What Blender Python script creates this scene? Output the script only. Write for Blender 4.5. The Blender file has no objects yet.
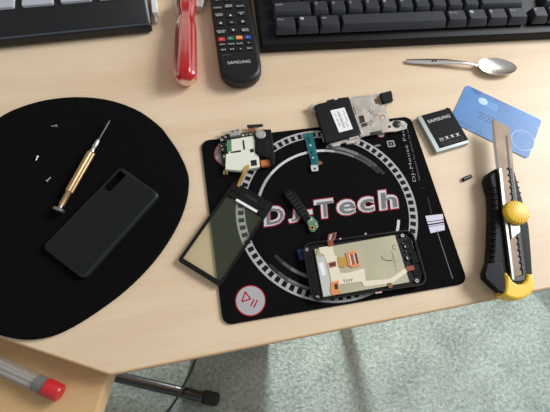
import bpy, bmesh, math, random
from math import sin, cos, pi, radians, degrees, atan2, hypot
from mathutils import Matrix, Vector

random.seed(7)
SC = bpy.context.scene
COL = SC.collection
MM = 0.001
ZD = 735.0            # desk top above the carpet, mm

# ------------------------------------------------------------------ camera geometry (mm, desk plane = 0)
FOC, TILT, ROLL, HGT, YAW = 393.65, 0.37834, 0.16338, 338.08, radians(-19.0)


def P(px, py, h=0.0):
    """point of the horizontal plane h mm above the desk that the photo shows at (px, py)"""
    x, y = (px - 275) / FOC, -(py - 206) / FOC
    c, s = cos(ROLL), sin(ROLL)
    x, y = c * x - s * y, s * x + c * y
    dy, dz = y * cos(TILT) + sin(TILT), y * sin(TILT) - cos(TILT)
    X, Y = x / -dz * (HGT - h), dy / -dz * (HGT - h)
    c, s = cos(YAW), sin(YAW)
    return (c * X - s * Y, s * X + c * Y)


# ------------------------------------------------------------------ materials
def lin(c):
    return tuple(((v / 255) / 12.92 if v / 255 <= .04045 else ((v / 255 + .055) / 1.055) ** 2.4) for v in c) + (1.0,)


def mat(name, rgb, rough=.5, metal=0.0, spec=.5, coat=0.0, trans=0.0, ior=1.45, alpha=1.0,
        var=0.0, vscale=200.0, bump=0.0, bscale=800.0, stretch=(1, 1, 1), sheen=0.0):
    m = bpy.data.materials.new(name)
    m.use_nodes = True
    nt = m.node_tree
    b = nt.nodes['Principled BSDF']
    b.inputs['Base Color'].default_value = lin(rgb)
    b.inputs['Roughness'].default_value = rough
    b.inputs['Metallic'].default_value = metal
    b.inputs['Specular IOR Level'].default_value = spec
    b.inputs['Coat Weight'].default_value = coat
    b.inputs['Coat Roughness'].default_value = .08
    b.inputs['Transmission Weight'].default_value = trans
    b.inputs['IOR'].default_value = ior
    b.inputs['Alpha'].default_value = alpha
    b.inputs['Sheen Weight'].default_value = sheen
    if var or bump:
        tc = nt.nodes.new('ShaderNodeTexCoord')
        mp = nt.nodes.new('ShaderNodeMapping')
        mp.inputs['Scale'].default_value = stretch
        nt.links.new(tc.outputs['Object'], mp.inputs['Vector'])
    if var:
        n = nt.nodes.new('ShaderNodeTexNoise')
        n.inputs['Scale'].default_value = vscale
        n.inputs['Detail'].default_value = 4
        nt.links.new(mp.outputs['Vector'], n.inputs['Vector'])
        r = nt.nodes.new('ShaderNodeValToRGB')
        r.color_ramp.elements[0].position = .3
        r.color_ramp.elements[1].position = .7
        r.color_ramp.elements[0].color = lin(tuple(max(0, v * (1 - var)) for v in rgb))
        r.color_ramp.elements[1].color = lin(tuple(min(255, v * (1 + var)) for v in rgb))
        nt.links.new(n.outputs['Fac'], r.inputs['Fac'])
        nt.links.new(r.outputs['Color'], b.inputs['Base Color'])
    if bump:
        n2 = nt.nodes.new('ShaderNodeTexNoise')
        n2.inputs['Scale'].default_value = bscale
        n2.inputs['Detail'].default_value = 3
        nt.links.new(mp.outputs['Vector'], n2.inputs['Vector'])
        bp = nt.nodes.new('ShaderNodeBump')
        bp.inputs['Strength'].default_value = bump
        bp.inputs['Distance'].default_value = .001
        nt.links.new(n2.outputs['Fac'], bp.inputs['Height'])
        nt.links.new(bp.outputs['Normal'], b.inputs['Normal'])
    return m


def wood_mat(name, light, dark, rough=.42):
    m = bpy.data.materials.new(name)
    m.use_nodes = True
    nt = m.node_tree
    b = nt.nodes['Principled BSDF']
    b.inputs['Roughness'].default_value = rough
    b.inputs['Specular IOR Level'].default_value = .35
    tc = nt.nodes.new('ShaderNodeTexCoord')

    def noise(scale, sc, detail=5, dist=0.0):
        mp = nt.nodes.new('ShaderNodeMapping')
        mp.inputs['Scale'].default_value = sc
        n = nt.nodes.new('ShaderNodeTexNoise')
        n.inputs['Scale'].default_value = scale
        n.inputs['Detail'].default_value = detail
        n.inputs['Distortion'].default_value = dist
        nt.links.new(tc.outputs['Object'], mp.inputs['Vector'])
        nt.links.new(mp.outputs['Vector'], n.inputs['Vector'])
        return n
    a = noise(28, (.12, 1, 1), 6, .6)
    f = noise(420, (.06, 1, 1), 3)
    c = noise(7, (.3, 1, 1), 3, 1.0)
    mx = nt.nodes.new('ShaderNodeMath'); mx.operation = 'MULTIPLY_ADD'
    nt.links.new(f.outputs['Fac'], mx.inputs[0]); mx.inputs[1].default_value = .35
    nt.links.new(a.outputs['Fac'], mx.inputs[2])
    mx2 = nt.nodes.new('ShaderNodeMath'); mx2.operation = 'MULTIPLY_ADD'
    nt.links.new(c.outputs['Fac'], mx2.inputs[0]); mx2.inputs[1].default_value = .5
    nt.links.new(mx.outputs[0], mx2.inputs[2])
    r = nt.nodes.new('ShaderNodeValToRGB')
    r.color_ramp.elements[0].position = .62
    r.color_ramp.elements[1].position = 1.0
    r.color_ramp.elements[0].color = lin(dark)
    r.color_ramp.elements[1].color = lin(light)
    nt.links.new(mx2.outputs[0], r.inputs['Fac'])
    nt.links.new(r.outputs['Color'], b.inputs['Base Color'])
    return m


def carpet_mat():
    m = bpy.data.materials.new('carpet_pile')
    m.use_nodes = True
    nt = m.node_tree
    b = nt.nodes['Principled BSDF']
    b.inputs['Roughness'].default_value = 1.0
    b.inputs['Specular IOR Level'].default_value = .1
    tc = nt.nodes.new('ShaderNodeTexCoord')
    n = nt.nodes.new('ShaderNodeTexNoise'); n.inputs['Scale'].default_value = 110; n.inputs['Detail'].default_value = 6
    n.inputs['Roughness'].default_value = .75; n.inputs['Distortion'].default_value = .15
    nt.links.new(tc.outputs['Object'], n.inputs['Vector'])
    n2 = nt.nodes.new('ShaderNodeTexNoise'); n2.inputs['Scale'].default_value = 9; n2.inputs['Detail'].default_value = 3
    nt.links.new(tc.outputs['Object'], n2.inputs['Vector'])
    ad = nt.nodes.new('ShaderNodeMath'); ad.operation = 'MULTIPLY_ADD'
    nt.links.new(n2.outputs['Fac'], ad.inputs[0]); ad.inputs[1].default_value = .35
    nt.links.new(n.outputs['Fac'], ad.inputs[2])
    r = nt.nodes.new('ShaderNodeValToRGB')
    r.color_ramp.elements[0].position = .42; r.color_ramp.elements[0].color = lin((86, 94, 88))
    r.color_ramp.elements[1].position = .9; r.color_ramp.elements[1].color = lin((166, 176, 169))
    nt.links.new(ad.outputs[0], r.inputs['Fac'])
    nt.links.new(r.outputs['Color'], b.inputs['Base Color'])
    bp = nt.nodes.new('ShaderNodeBump'); bp.inputs['Strength'].default_value = .5; bp.inputs['Distance'].default_value = .008
    nt.links.new(n.outputs['Fac'], bp.inputs['Height'])
    nt.links.new(bp.outputs['Normal'], b.inputs['Normal'])
    return m


def glass_mat(name, tint, haze, hazef, refl=1.0, rough=.03):
    """thin see-through sheet: tinted pass-through, a little milky haze, fresnel reflection"""
    m = bpy.data.materials.new(name)
    m.use_nodes = True
    nt = m.node_tree
    out = nt.nodes['Material Output']
    nt.nodes.remove(nt.nodes['Principled BSDF'])
    t = nt.nodes.new('ShaderNodeBsdfTransparent'); t.inputs['Color'].default_value = lin(tint)
    d = nt.nodes.new('ShaderNodeBsdfDiffuse'); d.inputs['Color'].default_value = lin(haze)
    g = nt.nodes.new('ShaderNodeBsdfGlossy'); g.inputs['Roughness'].default_value = rough
    lw = nt.nodes.new('ShaderNodeLayerWeight'); lw.inputs['Blend'].default_value = .5
    pw = nt.nodes.new('ShaderNodeMath'); pw.operation = 'POWER'; pw.inputs[1].default_value = 4
    nt.links.new(lw.outputs['Facing'], pw.inputs[0])
    fr = nt.nodes.new('ShaderNodeMath'); fr.operation = 'MULTIPLY_ADD'; fr.inputs[1].default_value = .6; fr.inputs[2].default_value = .035
    nt.links.new(pw.outputs[0], fr.inputs[0])
    a = nt.nodes.new('ShaderNodeMixShader'); a.inputs['Fac'].default_value = hazef
    nt.links.new(t.outputs[0], a.inputs[1]); nt.links.new(d.outputs[0], a.inputs[2])
    b = nt.nodes.new('ShaderNodeMixShader')
    nt.links.new(fr.outputs[0], b.inputs['Fac'])
    nt.links.new(a.outputs[0], b.inputs[1]); nt.links.new(g.outputs[0], b.inputs[2])
    nt.links.new(b.outputs[0], out.inputs['Surface'])
    return m


M = {}
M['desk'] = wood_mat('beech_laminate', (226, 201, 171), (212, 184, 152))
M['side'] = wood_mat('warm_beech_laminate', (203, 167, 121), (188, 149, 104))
M['edge'] = mat('beech_edge_band', (206, 168, 126), .4)
M['carpet'] = carpet_mat()
M['legmetal'] = mat('black_enamel_tube', (26, 27, 30), .22, coat=.5)
M['rubber'] = mat('black_rubber', (24, 24, 25), .8)
M['cloth'] = mat('black_mat_cloth', (13, 12, 13), .95, spec=.08, var=.25, vscale=900, bump=.35, bscale=1500)
M['djcloth'] = mat('black_printed_cloth', (18, 17, 18), .95, spec=.04, var=.2, vscale=900, bump=.25, bscale=1500)
M['ink_white'] = mat('white_ink', (205, 203, 205), .8, spec=.2)
M['ink_light'] = mat('light_grey_ink', (172, 170, 172), .8, spec=.2)
M['ink_mid'] = mat('mid_grey_ink', (118, 116, 118), .8, spec=.2)
M['ink_dim'] = mat('dim_grey_ink', (78, 77, 79), .8, spec=.2)
M['ink_faint'] = mat('faint_grey_ink', (48, 47, 49), .8, spec=.2)
M['ink_red'] = mat('red_ink', (172, 30, 44), .8, spec=.2)
M['ink_lav'] = mat('pale_lavender_ink', (215, 208, 224), .8, spec=.2)
M['ink_black'] = mat('black_ink', (14, 14, 15), .8, spec=.2)
M['kb'] = mat('black_keyboard_plastic', (17, 17, 19), .45, spec=.25, bump=.1, bscale=2500)
M['key'] = mat('black_key_plastic', (44, 46, 53), .42, bump=.1, bscale=2500)
M['legend'] = mat('key_legend_paint', (190, 192, 198), .5)
M['pc'] = mat('black_controller_plastic', (18, 19, 22), .34)
M['rail_sheen'] = mat('black_strip_painted_sheen', (92, 97, 108), .16, .8)  # black plastic; the grey metallic colour stands in for a window reflection
M['padgrey'] = mat('pale_grey_pad_rubber', (176, 179, 188), .55)
M['rem'] = mat('black_remote_plastic', (17, 18, 21), .42, bump=.12, bscale=2500)
M['rembtn'] = mat('black_button_rubber', (20, 20, 22), .5)
M['b_red'] = mat('red_button', (205, 45, 62), .45)
M['b_green'] = mat('green_button', (30, 110, 80), .45)
M['b_orange'] = mat('orange_button', (232, 140, 84), .45)
M['b_blue'] = mat('blue_button', (40, 66, 150), .45)
M['print'] = mat('pale_print', (196, 196, 198), .5)
M['steel'] = mat('polished_steel', (226, 223, 218), .27, 1.0)
M['satin'] = mat('satin_steel', (156, 153, 148), .36, .9)
M['blade'] = mat('blade_steel', (112, 96, 82), .5, .6, var=.08, vscale=60)  # brown in the base colour stands in for the warm ceiling's reflection
M['darkmetal'] = mat('dark_steel', (70, 68, 66), .35, 1.0)
M['gold'] = mat('gold_anodised', (192, 160, 120), .5, 1.0)
M['goldcontact'] = mat('gold_contact', (172, 150, 104), .4, .6)
M['red_plastic'] = None
M['whiteplastic'] = mat('white_plastic', (232, 230, 226), .4)
M['clearwhite'] = mat('frosted_white_plastic', (225, 218, 210), .35, trans=.4)
M['cover'] = mat('charcoal_cover_plastic', (19, 23, 23), .5, spec=.3, bump=.1, bscale=3000)
M['coveredge'] = mat('charcoal_cover_rim', (27, 31, 31), .4, spec=.35)
M['blackgloss'] = mat('glossy_black_plastic', (14, 14, 15), .16)
M['blackmatt'] = mat('matt_black_plastic', (13, 13, 15), .55, spec=.25)
M['shield'] = mat('cream_shield_plate', (232, 231, 216), .42, .15)
M['pcb'] = mat('green_circuit_board', (84, 130, 96), .4)
M['pcbteal'] = mat('teal_circuit_board', (20, 94, 98), .3, var=.3, vscale=420)
M['pcbdark'] = mat('dark_circuit_board', (58, 62, 58), .4, var=.4, vscale=500)
M['chip'] = mat('black_chip', (34, 34, 36), .4)
M['silver'] = mat('bright_silver', (196, 195, 192), .36, .7)
M['copper'] = mat('copper_flex', (206, 122, 72), .4, .2)
M['brownflex'] = mat('brown_flex', (138, 84, 62), .4)
M['redflex'] = mat('red_brown_flex', (150, 62, 50), .4)
M['orangeflex'] = mat('orange_flex', (222, 140, 88), .4)
M['goldflex'] = mat('amber_flex', (196, 152, 74), .35, .2)
M['creamflex'] = mat('cream_flex', (228, 214, 190), .45)
M['lcd'] = mat('lcd_back_plate', (176, 169, 142), .5, .15, var=.05, vscale=25)
M['lcdpale'] = mat('pale_lcd_strip', (206, 206, 200), .35, .3)
M['pinkflex'] = mat('pink_tape', (214, 168, 168), .5)
M['bluetape'] = mat('blue_tape', (22, 46, 92), .5)
M['chassis'] = mat('grey_chassis_metal', (184, 175, 166), .45, .5, var=.1, vscale=120)
M['antblack'] = mat('black_antenna_plastic', (9, 10, 10), .45, spec=.25)
M['chassisdark'] = mat('chassis_dark_recess', (44, 40, 38), .5)
M['sticker'] = mat('white_sticker', (232, 231, 230), .6)
M['platter'] = mat('black_label_plate', (18, 18, 20), .5, spec=.25)
M['battlabel'] = mat('black_battery_label', (18, 16, 17), .55, spec=.12)
M['battcase'] = mat('silver_battery_case', (158, 166, 164), .36, .6)
M['cardblue'] = mat('blue_card_plastic', (66, 122, 184), .45, coat=.0, var=.1, vscale=30)
M['cardring'] = mat('light_blue_ring_ink', (158, 194, 230), .45)
M['cardedge'] = mat('white_card_core', (226, 232, 240), .5)
M['cardpale'] = mat('pale_blue_card_ink', (80, 136, 194), .35)
M['carddark'] = mat('navy_card_ink', (30, 62, 130), .4)
M['cardtext'] = mat('dark_card_ink', (40, 58, 84), .4)
M['hologram'] = mat('silver_hologram', (150, 174, 202), .45, .3)
M['yellow'] = mat('yellow_plastic', (246, 200, 62), .38)
M['grip'] = mat('black_grip_rubber', (13, 14, 16), .5, spec=.2)
M['redcap'] = mat('red_cap_plastic', (180, 30, 36), .35, coat=.3)
M['leads'] = mat('grey_lead_rods', (196, 190, 184), .35, .6)
M['tubeband'] = mat('dark_grey_band', (70, 74, 80), .5)
M['cable'] = mat('dark_grey_cable', (52, 56, 58), .6)
M['tglass'] = glass_mat('touch_glass', (252, 253, 249), (164, 184, 136), .035)  # greenish haze colour stands in for the room reflected in the glass
M['clear'] = glass_mat('clear_tube_plastic', (236, 236, 234), (214, 208, 202), .16, rough=.08)
m = mat('red_acetate', (214, 24, 40), (.18), trans=.55, ior=1.4, coat=.5)
M['red_plastic'] = m


# ------------------------------------------------------------------ mesh building (local millimetres)
def area(poly):
    return sum(poly[i][0] * poly[(i + 1) % len(poly)][1] - poly[(i + 1) % len(poly)][0] * poly[i][1] for i in range(len(poly))) / 2


def ccw(poly):
    return list(poly) if area(poly) > 0 else list(reversed(poly))


def inset(poly, d):
    n, out = len(poly), []
    for i in range(n):
        a, b, c = poly[i - 1], poly[i], poly[(i + 1) % n]
        e1 = (b[0] - a[0], b[1] - a[1]); e2 = (c[0] - b[0], c[1] - b[1])
        l1, l2 = hypot(*e1) or 1, hypot(*e2) or 1
        n1 = (-e1[1] / l1, e1[0] / l1); n2 = (-e2[1] / l2, e2[0] / l2)
        k = max(.35, 1 + n1[0] * n2[0] + n1[1] * n2[1])
        out.append((b[0] + d * (n1[0] + n2[0]) / k, b[1] + d * (n1[1] + n2[1]) / k))
    return out


def rrect(x0, x1, y0, y1, r=0.0, seg=5):
    if r <= 0:
        return [(x0, y0), (x1, y0), (x1, y1), (x0, y1)]
    out = []
    for cx, cy, a0 in ((x1 - r, y0 + r, -90), (x1 - r, y1 - r, 0), (x0 + r, y1 - r, 90), (x0 + r, y0 + r, 180)):
        for k in range(seg + 1):
            a = radians(a0 + 90 * k / seg)
            out.append((cx + r * cos(a), cy + r * sin(a)))
    return out


def circ(cx, cy, r, n=24, ry=None):
    return [(cx + r * cos(2 * pi * k / n), cy + (ry or r) * sin(2 * pi * k / n)) for k in range(n)]


def rot(poly, a, cx=0, cy=0):
    c, s = cos(a), sin(a)
    return [(cx + c * (x - cx) - s * (y - cy), cy + s * (x - cx) + c * (y - cy)) for x, y in poly]


def smooth_closed(pts, n=8):
    """closed Catmull-Rom through pts"""
    out, k = [], len(pts)
    for i in range(k):
        p0, p1, p2, p3 = (Vector(pts[(i + j - 1) % k]) for j in range(4))
        for s in range(n):
            t = s / n
            out.append(tuple(.5 * ((2 * p1) + (p2 - p0) * t + (2 * p0 - 5 * p1 + 4 * p2 - p3) * t * t + (3 * p1 - p0 - 3 * p2 + p3) * t ** 3)))
    return out


def smooth_open(pts, n=8):
    pts = [Vector(p) for p in pts]
    q = [pts[0] * 2 - pts[1]] + pts + [pts[-1] * 2 - pts[-2]]
    out = []
    for i in range(1, len(q) - 2):
        p0, p1, p2, p3 = q[i - 1:i + 3]
        for s in range(n):
            t = s / n
            out.append(.5 * ((2 * p1) + (p2 - p0) * t + (2 * p0 - 5 * p1 + 4 * p2 - p3) * t * t + (3 * p1 - p0 - 3 * p2 + p3) * t ** 3))
    out.append(pts[-1])
    return out


_TXT = {}


def text_geo(s, bold=0.0, shear=0.0):
    k = (s, bold, shear)
    if k in _TXT:
        return _TXT[k]
    cu = bpy.data.curves.new('lettering', 'FONT')
    cu.body = s
    cu.offset = bold
    cu.shear = shear
    cu.space_character = 1.1
    cu.resolution_u = 3
    o = bpy.data.objects.new('lettering', cu)
    COL.objects.link(o)
    dg = bpy.context.evaluated_depsgraph_get()
    me = bpy.data.meshes.new_from_object(o.evaluated_get(dg))
    vs = [tuple(v.co) for v in me.vertices]
    fs = [tuple(p.vertices) for p in me.polygons]
    bpy.data.objects.remove(o); bpy.data.curves.remove(cu); bpy.data.meshes.remove(me)
    _TXT[k] = (vs, fs)
    return _TXT[k]


class MB:
    def __init__(self):
        self.v, self.f, self.m, self.mats = [], [], [], []

    def mi(self, m):
        m = M[m] if isinstance(m, str) else m
        if m not in self.mats:
            self.mats.append(m)
        return self.mats.index(m)

    def add(self, vs, fs, m):
        b, k = len(self.v), self.mi(m)
        self.v += [tuple(v) for v in vs]
        for f in fs:
            self.f.append(tuple(b + i for i in f)); self.m.append(k)
        return self

    def prism(self, poly, z0, z1, m, bev=0.0, seg=2, top=None, bottom=True, low=0.0):
        poly = ccw(poly); n = len(poly)
        rings = [[(x, y, z0 + low) for x, y in poly]]
        if low > 0:
            rings = [[(x, y, z0) for x, y in inset(poly, low * .8)], [(x, y, z0 + low * .35) for x, y in inset(poly, low * .25)]] + rings
        if bev > 0:
            for k in range(seg + 1):
                a = pi / 2 * k / seg
                q = inset(poly, bev * (1 - cos(a)))
                rings.append([(x, y, z1 - bev + bev * sin(a)) for x, y in q])
        else:
            rings.append([(x, y, z1) for x, y in poly])
        vs = [p for r in rings for p in r]
        fs = []
        for k in range(len(rings) - 1):
            for i in range(n):
                j = (i + 1) % n
                fs.append((k * n + i, k * n + j, (k + 1) * n + j, (k + 1) * n + i))
        if bottom:
            fs.append(tuple(reversed(range(n))))
        self.add(vs, fs, m)
        self.add(rings[-1], [tuple(range(n))], top or m)
        return self

    def box(self, x0, x1, y0, y1, z0, z1, m, bev=0.0, r=0.0, top=None):
        return self.prism(rrect(x0, x1, y0, y1, r), z0, z1, m, bev, top=top)

    def flat(self, poly, z, m):
        poly = ccw(poly)
        return self.add([(x, y, z) for x, y in poly], [tuple(range(len(poly)))], m)

    def band(self, a, b, z, m, closed=False):
        """flat strip between two equally long point lists"""
        n = len(a)
        vs = [(x, y, z) for x, y in a] + [(x, y, z) for x, y in b]
        fs = [(i, (i + 1) % n, n + (i + 1) % n, n + i) for i in range(n if closed else n - 1)]
        x0, x1, x2 = Vector(vs[fs[0][0]]), Vector(vs[fs[0][1]]), Vector(vs[fs[0][2]])
        if (x1 - x0).cross(x2 - x1).z < 0:
            fs = [tuple(reversed(f)) for f in fs]
        return self.add(vs, fs, m)

    def line(self, pts, w, z, m):
        a, b = [], []
        for i, p in enumerate(pts):
            q = pts[min(i + 1, len(pts) - 1)]; o = pts[max(i - 1, 0)]
            d = (q[0] - o[0], q[1] - o[1]); l = hypot(*d) or 1
            a.append((p[0] - d[1] / l * w / 2, p[1] + d[0] / l * w / 2)); b.append((p[0] + d[1] / l * w / 2, p[1] - d[0] / l * w / 2))
        return self.band(b, a, z, m)

    def arc(self, cx, cy, rx, ry, a0, a1, w, z, m, n=24):
        A = [radians(a0 + (a1 - a0) * k / n) for k in range(n + 1)]
        return self.band([(cx + (rx + w / 2) * cos(a), cy + (ry + w / 2) * sin(a)) for a in A],
                         [(cx + (rx - w / 2) * cos(a), cy + (ry - w / 2) * sin(a)) for a in A], z, m)

    def holed(self, outer, holes, z0, z1, m, top=None):
        """plate with holes"""
        loops = [ccw(outer)] + [ccw(h) for h in holes]
        bm = bmesh.new()
        es = []
        for lp in loops:
            vv = [bm.verts.new((x, y, 0)) for x, y in lp]
            es += [bm.edges.new((vv[i], vv[(i + 1) % len(vv)])) for i in range(len(vv))]
        bmesh.ops.triangle_fill(bm, use_beauty=True, use_dissolve=False, edges=es, normal=(0, 0, 1))
        bm.verts.index_update()
        vs = [tuple(v.co) for v in bm.verts]
        fs = []
        for f in bm.faces:
            idx = [v.index for v in f.verts]
            if f.normal.z < 0:
                idx.reverse()
            fs.append(tuple(idx))
        bm.free()
        self.add([(x, y, z1) for x, y, _ in vs], fs, top or m)
        self.add([(x, y, z0) for x, y, _ in vs], [tuple(reversed(f)) for f in fs], m)
        for k, lp in enumerate(loops):
            n = len(lp)
            q = [(x, y, z0) for x, y in lp] + [(x, y, z1) for x, y in lp]
            ff = [(i, (i + 1) % n, n + (i + 1) % n, n + i) for i in range(n)]
            if k:
                ff = [tuple(reversed(f)) for f in ff]
            self.add(q, ff, m)
        return self

    def tube(self, path, r, m, n=10, cap=True, sx=1.0):
        path = [Vector(p) for p in path]
        rr = r if isinstance(r, (list, tuple)) else [r] * len(path)
        rings = []
        for i, p in enumerate(path):
            d = (path[min(i + 1, len(path) - 1)] - path[max(i - 1, 0)]).normalized()
            u = d.cross(Vector((0, 0, 1)))
            if u.length < 1e-4:
                u = Vector((1, 0, 0))
            u.normalize(); w = u.cross(d).normalized()
            rings.append([p + (u * cos(2 * pi * k / n) + w * sin(2 * pi * k / n)) * rr[i] for k in range(n)])
        vs = [tuple(q) for g in rings for q in g]
        fs = []
        for i in range(len(rings) - 1):
            for k in range(n):
                j = (k + 1) % n
                fs.append((i * n + k, (i + 1) * n + k, (i + 1) * n + j, i * n + j))
        if cap:
            fs.append(tuple(range(n))); fs.append(tuple(reversed(range((len(rings) - 1) * n, len(rings) * n))))
        return self.add(vs, fs, m)

    def lathe_x(self, prof, m, y=0.0, z=0.0, n=28, flute=0, depth=0.0):
        """profile [(x, r)] turned round an axis parallel to x"""
        vs, fs = [], []
        for x, r in prof:
            for k in range(n):
                a = 2 * pi * k / n
                q = r - (depth * r * (.5 + .5 * cos(flute * a)) if flute else 0)
                vs.append((x, y + q * cos(a), z + q * sin(a)))
        for i in range(len(prof) - 1):
            for k in range(n):
                j = (k + 1) % n
                fs.append((i * n + k, i * n + j, (i + 1) * n + j, (i + 1) * n + k))
        fs.append(tuple(reversed(range(n)))); fs.append(tuple(range((len(prof) - 1) * n, len(prof) * n)))
        fs = [tuple(reversed(f)) for f in fs]
        return self.add(vs, fs, m)

    def lathe_z(self, prof, m, x=0.0, y=0.0, n=28, flute=0, depth=0.0):
        """profile [(r, z)] bottom to top"""
        vs, fs = [], []
        for r, z in prof:
            for k in range(n):
                a = 2 * pi * k / n
                q = r * (1 - (depth if flute and k % 2 else 0))
                vs.append((x + q * cos(a), y + q * sin(a), z))
        for i in range(len(prof) - 1):
            for k in range(n):
                j = (k + 1) % n
                fs.append((i * n + k, i * n + j, (i + 1) * n + j, (i + 1) * n + k))
        fs.append(tuple(reversed(range(n)))); fs.append(tuple(range((len(prof) - 1) * n, len(prof) * n)))
        return self.add(vs, fs, m)

    def text(self, s, cx, cy, z, w, h, m, ang=0.0, bold=0.0, shear=0.0, fit=True):
        vs, fs = text_geo(s, bold, shear)
        if not vs:
            return self
        x0, x1 = min(v[0] for v in vs), max(v[0] for v in vs)
        y0, y1 = min(v[1] for v in vs), max(v[1] for v in vs)
        kx, ky = w / max(1e-6, x1 - x0), h / max(1e-6, y1 - y0)
        if not fit:
            kx = ky
        c, q = cos(ang), sin(ang)
        out = []
        for v in vs:
            x, y = (v[0] - (x0 + x1) / 2) * kx, (v[1] - (y0 + y1) / 2) * ky
            out.append((cx + c * x - q * y, cy + q * x + c * y, z))
        return self.add(out, fs, m)

    def build(self, name, parent=None, smooth=40):
        me = bpy.data.meshes.new(name)
        me.from_pydata([(x * MM, y * MM, z * MM) for x, y, z in self.v], [], self.f)
        for mt in self.mats:
            me.materials.append(mt)
        me.polygons.foreach_set('material_index', self.m)
        me.update()
        if smooth:
            me.polygons.foreach_set('use_smooth', [True] * len(me.polygons))
            me.set_sharp_from_angle(angle=radians(smooth))
        o = bpy.data.objects.new(name, me)
        COL.objects.link(o)
        if parent is not None:
            o.parent = parent
        return o


def tag(o, label, cat, group=None, kind=None):
    if label:
        o['label'] = label
    if cat:
        o['category'] = cat
    if group:
        o['group'] = group
    if kind:
        o['kind'] = kind
    return o


class Fr:
    """local frame of a thing: origin at photo point a, x towards b, both seen at height h; base at height z"""

    def __init__(self, a, b, h=0.0, z=0.0):
        A, B = P(*a, h), P(*b, h)
        self.o, self.a, self.z = A, atan2(B[1] - A[1], B[0] - A[0]), z
        self.len = hypot(B[0] - A[0], B[1] - A[1])

    def l(self, px, py, h=None):
        q = P(px, py, self.z if h is None else h)
        x, y = q[0] - self.o[0], q[1] - self.o[1]
        c, s = cos(-self.a), sin(-self.a)
        return (c * x - s * y, s * x + c * y)

    def ls(self, pts, h=None):
        return [self.l(x, y, h) for x, y in pts]

    def put(self, o):
        o.location = (self.o[0] * MM, self.o[1] * MM, (ZD + self.z) * MM)
        o.rotation_euler = (0, 0, self.a)
        return o

    def thing(self, name, label, cat, group=None):
        o = bpy.data.objects.new(name, None)
        o.empty_display_size = .02
        COL.objects.link(o)
        return tag(self.put(o), label, cat, group)

    def local_dir(self, ang_world):
        return ang_world - self.a


# ------------------------------------------------------------------ floor, desk, side table
fl = MB().box(-2600, 2600, -2600, 2600, -20, 0, 'carpet').build('floor', smooth=0)
tag(fl, 'pale grey-green carpet floor below the desk edge', 'carpet', kind='structure')

T = 14.0
c0 = P(110, 375.5); l0 = P(0, 338.5); f1 = P(550, 288.5)
dl = Vector((l0[0] - c0[0], l0[1] - c0[1])).normalized(); df = Vector((f1[0] - c0[0], f1[1] - c0[1])).normalized()
root = bpy.data.objects.new('desk', None); COL.objects.link(root)
root.location = (0, 0, 0)
tag(root, 'large pale beech laminate desk carrying the gadgets', 'desk')
cc = Vector(c0)
R0 = 14.0
corner = []
half = math.acos(max(-1, min(1, dl.dot(df)))) / 2
dist = R0 / math.tan(half)
p1, p2 = cc + dl * dist, cc + df * dist
for k in range(9):
    t = k / 8
    corner.append(tuple((1 - t) ** 2 * p1 + 2 * t * (1 - t) * cc + t * t * p2))
lf = cc + dl * 620
rf = cc + df * 980
dpoly = [tuple(lf)] + corner + [tuple(rf), (rf.x, rf.y + 760), (lf.x, rf.y + 760)]
db = MB().prism(dpoly, ZD - T, ZD, 'edge', 1.6, top='desk')
db.build('top', root)
for i, (x, y) in enumerate(((lf.x + 60, rf.y + 690), (rf.x - 60, rf.y + 690), (rf.x - 60, rf.y + 90), (60, rf.y + 690))):
    MB().box(x - 25, x + 25, y - 25, y + 25, 0, ZD - T, 'legmetal', 2).build('leg', root)

for (xa, ya), (xb_, yb_), w_ in ((P(190, 361, -ZD), P(259, 348, -ZD), 0), (P(334, 334, -ZD), P(342, 332.5, -ZD), 0)):
    x0_, x1_ = min(xa, xb_), max(xa, xb_)
    y_ = P(250, 350, 0)[1] + 75
    MB().box(x0_ + (28 if x1_ - x0_ > 80 else 17), x1_ + (34 if x1_ - x0_ > 80 else 29), y_ - 10, y_ + 10, 0, ZD - T, 'edge', 1).build('added_shade_panel', root)  # panels added out of view to cast the dark bands on the carpet
TS = T + 2
root = bpy.data.objects.new('side_table', None); COL.objects.link(root)
tag(root, 'lower warm beech side table under the left corner of the big desk', 'table')
a = Vector(P(106.5, 379, -TS)); b = Vector(P(95.5, 412, -TS)); d = (b - a).normalized()
q0 = a - d * 60; q1 = a + d * 420
n_ = Vector((-1.0, -.12))
spoly = [tuple(q0), tuple(q0 + Vector((-560, 60))), tuple(q1 + Vector((-560, 0))), tuple(q1)]
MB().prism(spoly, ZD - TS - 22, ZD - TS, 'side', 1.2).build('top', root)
ff = P(118, 377, -705); fe = P(203, 397, -705)
fv = Vector((fe[0] - ff[0], fe[1] - ff[1])).normalized()
A0 = Vector((ff[0], ff[1])) - fv * 330
E0 = Vector(fe)
foot = MB().tube([(A0.x, A0.y, 30), (E0.x, E0.y, 30)], 12.5, 'legmetal', 20).build('foot', root)
ec = E0 + fv * 36
MB().tube([(E0.x - fv.x * 3, E0.y - fv.y * 3, 26), (E0.x + fv.x * 2, E0.y + fv.y * 2, 24), (ec.x - fv.x * 5, ec.y - fv.y * 5, 15.6), (ec.x, ec.y, 14)],
          [13, 15.5, 15.5, 12], 'rubber', 20).build('end_cap', foot)
px_, py_ = A0 + fv * 30
MB().tube([(px_, py_, 5), (px_, py_, ZD - TS - 22)], 20, 'legmetal', 20).build('leg', root)
MB().tube([(px_ - 40, py_, 10), (px_ + 40, py_, 10)], 10, 'rubber', 14).build('foot_pad', root)

cb = [(P(197, 352, -730), 4), (P(195, 360, -728), 4), (P(191, 370, -722), 6), (P(186, 381, -686), 50), (P(183, 387, -680), 55), (P(180, 393, -680), 55),
      (P(175, 401, -692), 42), (P(168, 411, -729), 4), (P(156, 428, -731), 4), (P(140, 450, -731), 4)]
pth = smooth_open([(x, y, z) for (x, y), z in cb], 6)
tag(MB().tube(pth, 3.2, 'cable', 8).build('cable'), 'thin dark cable on the carpet crossing over the black table foot', 'cable')

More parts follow.
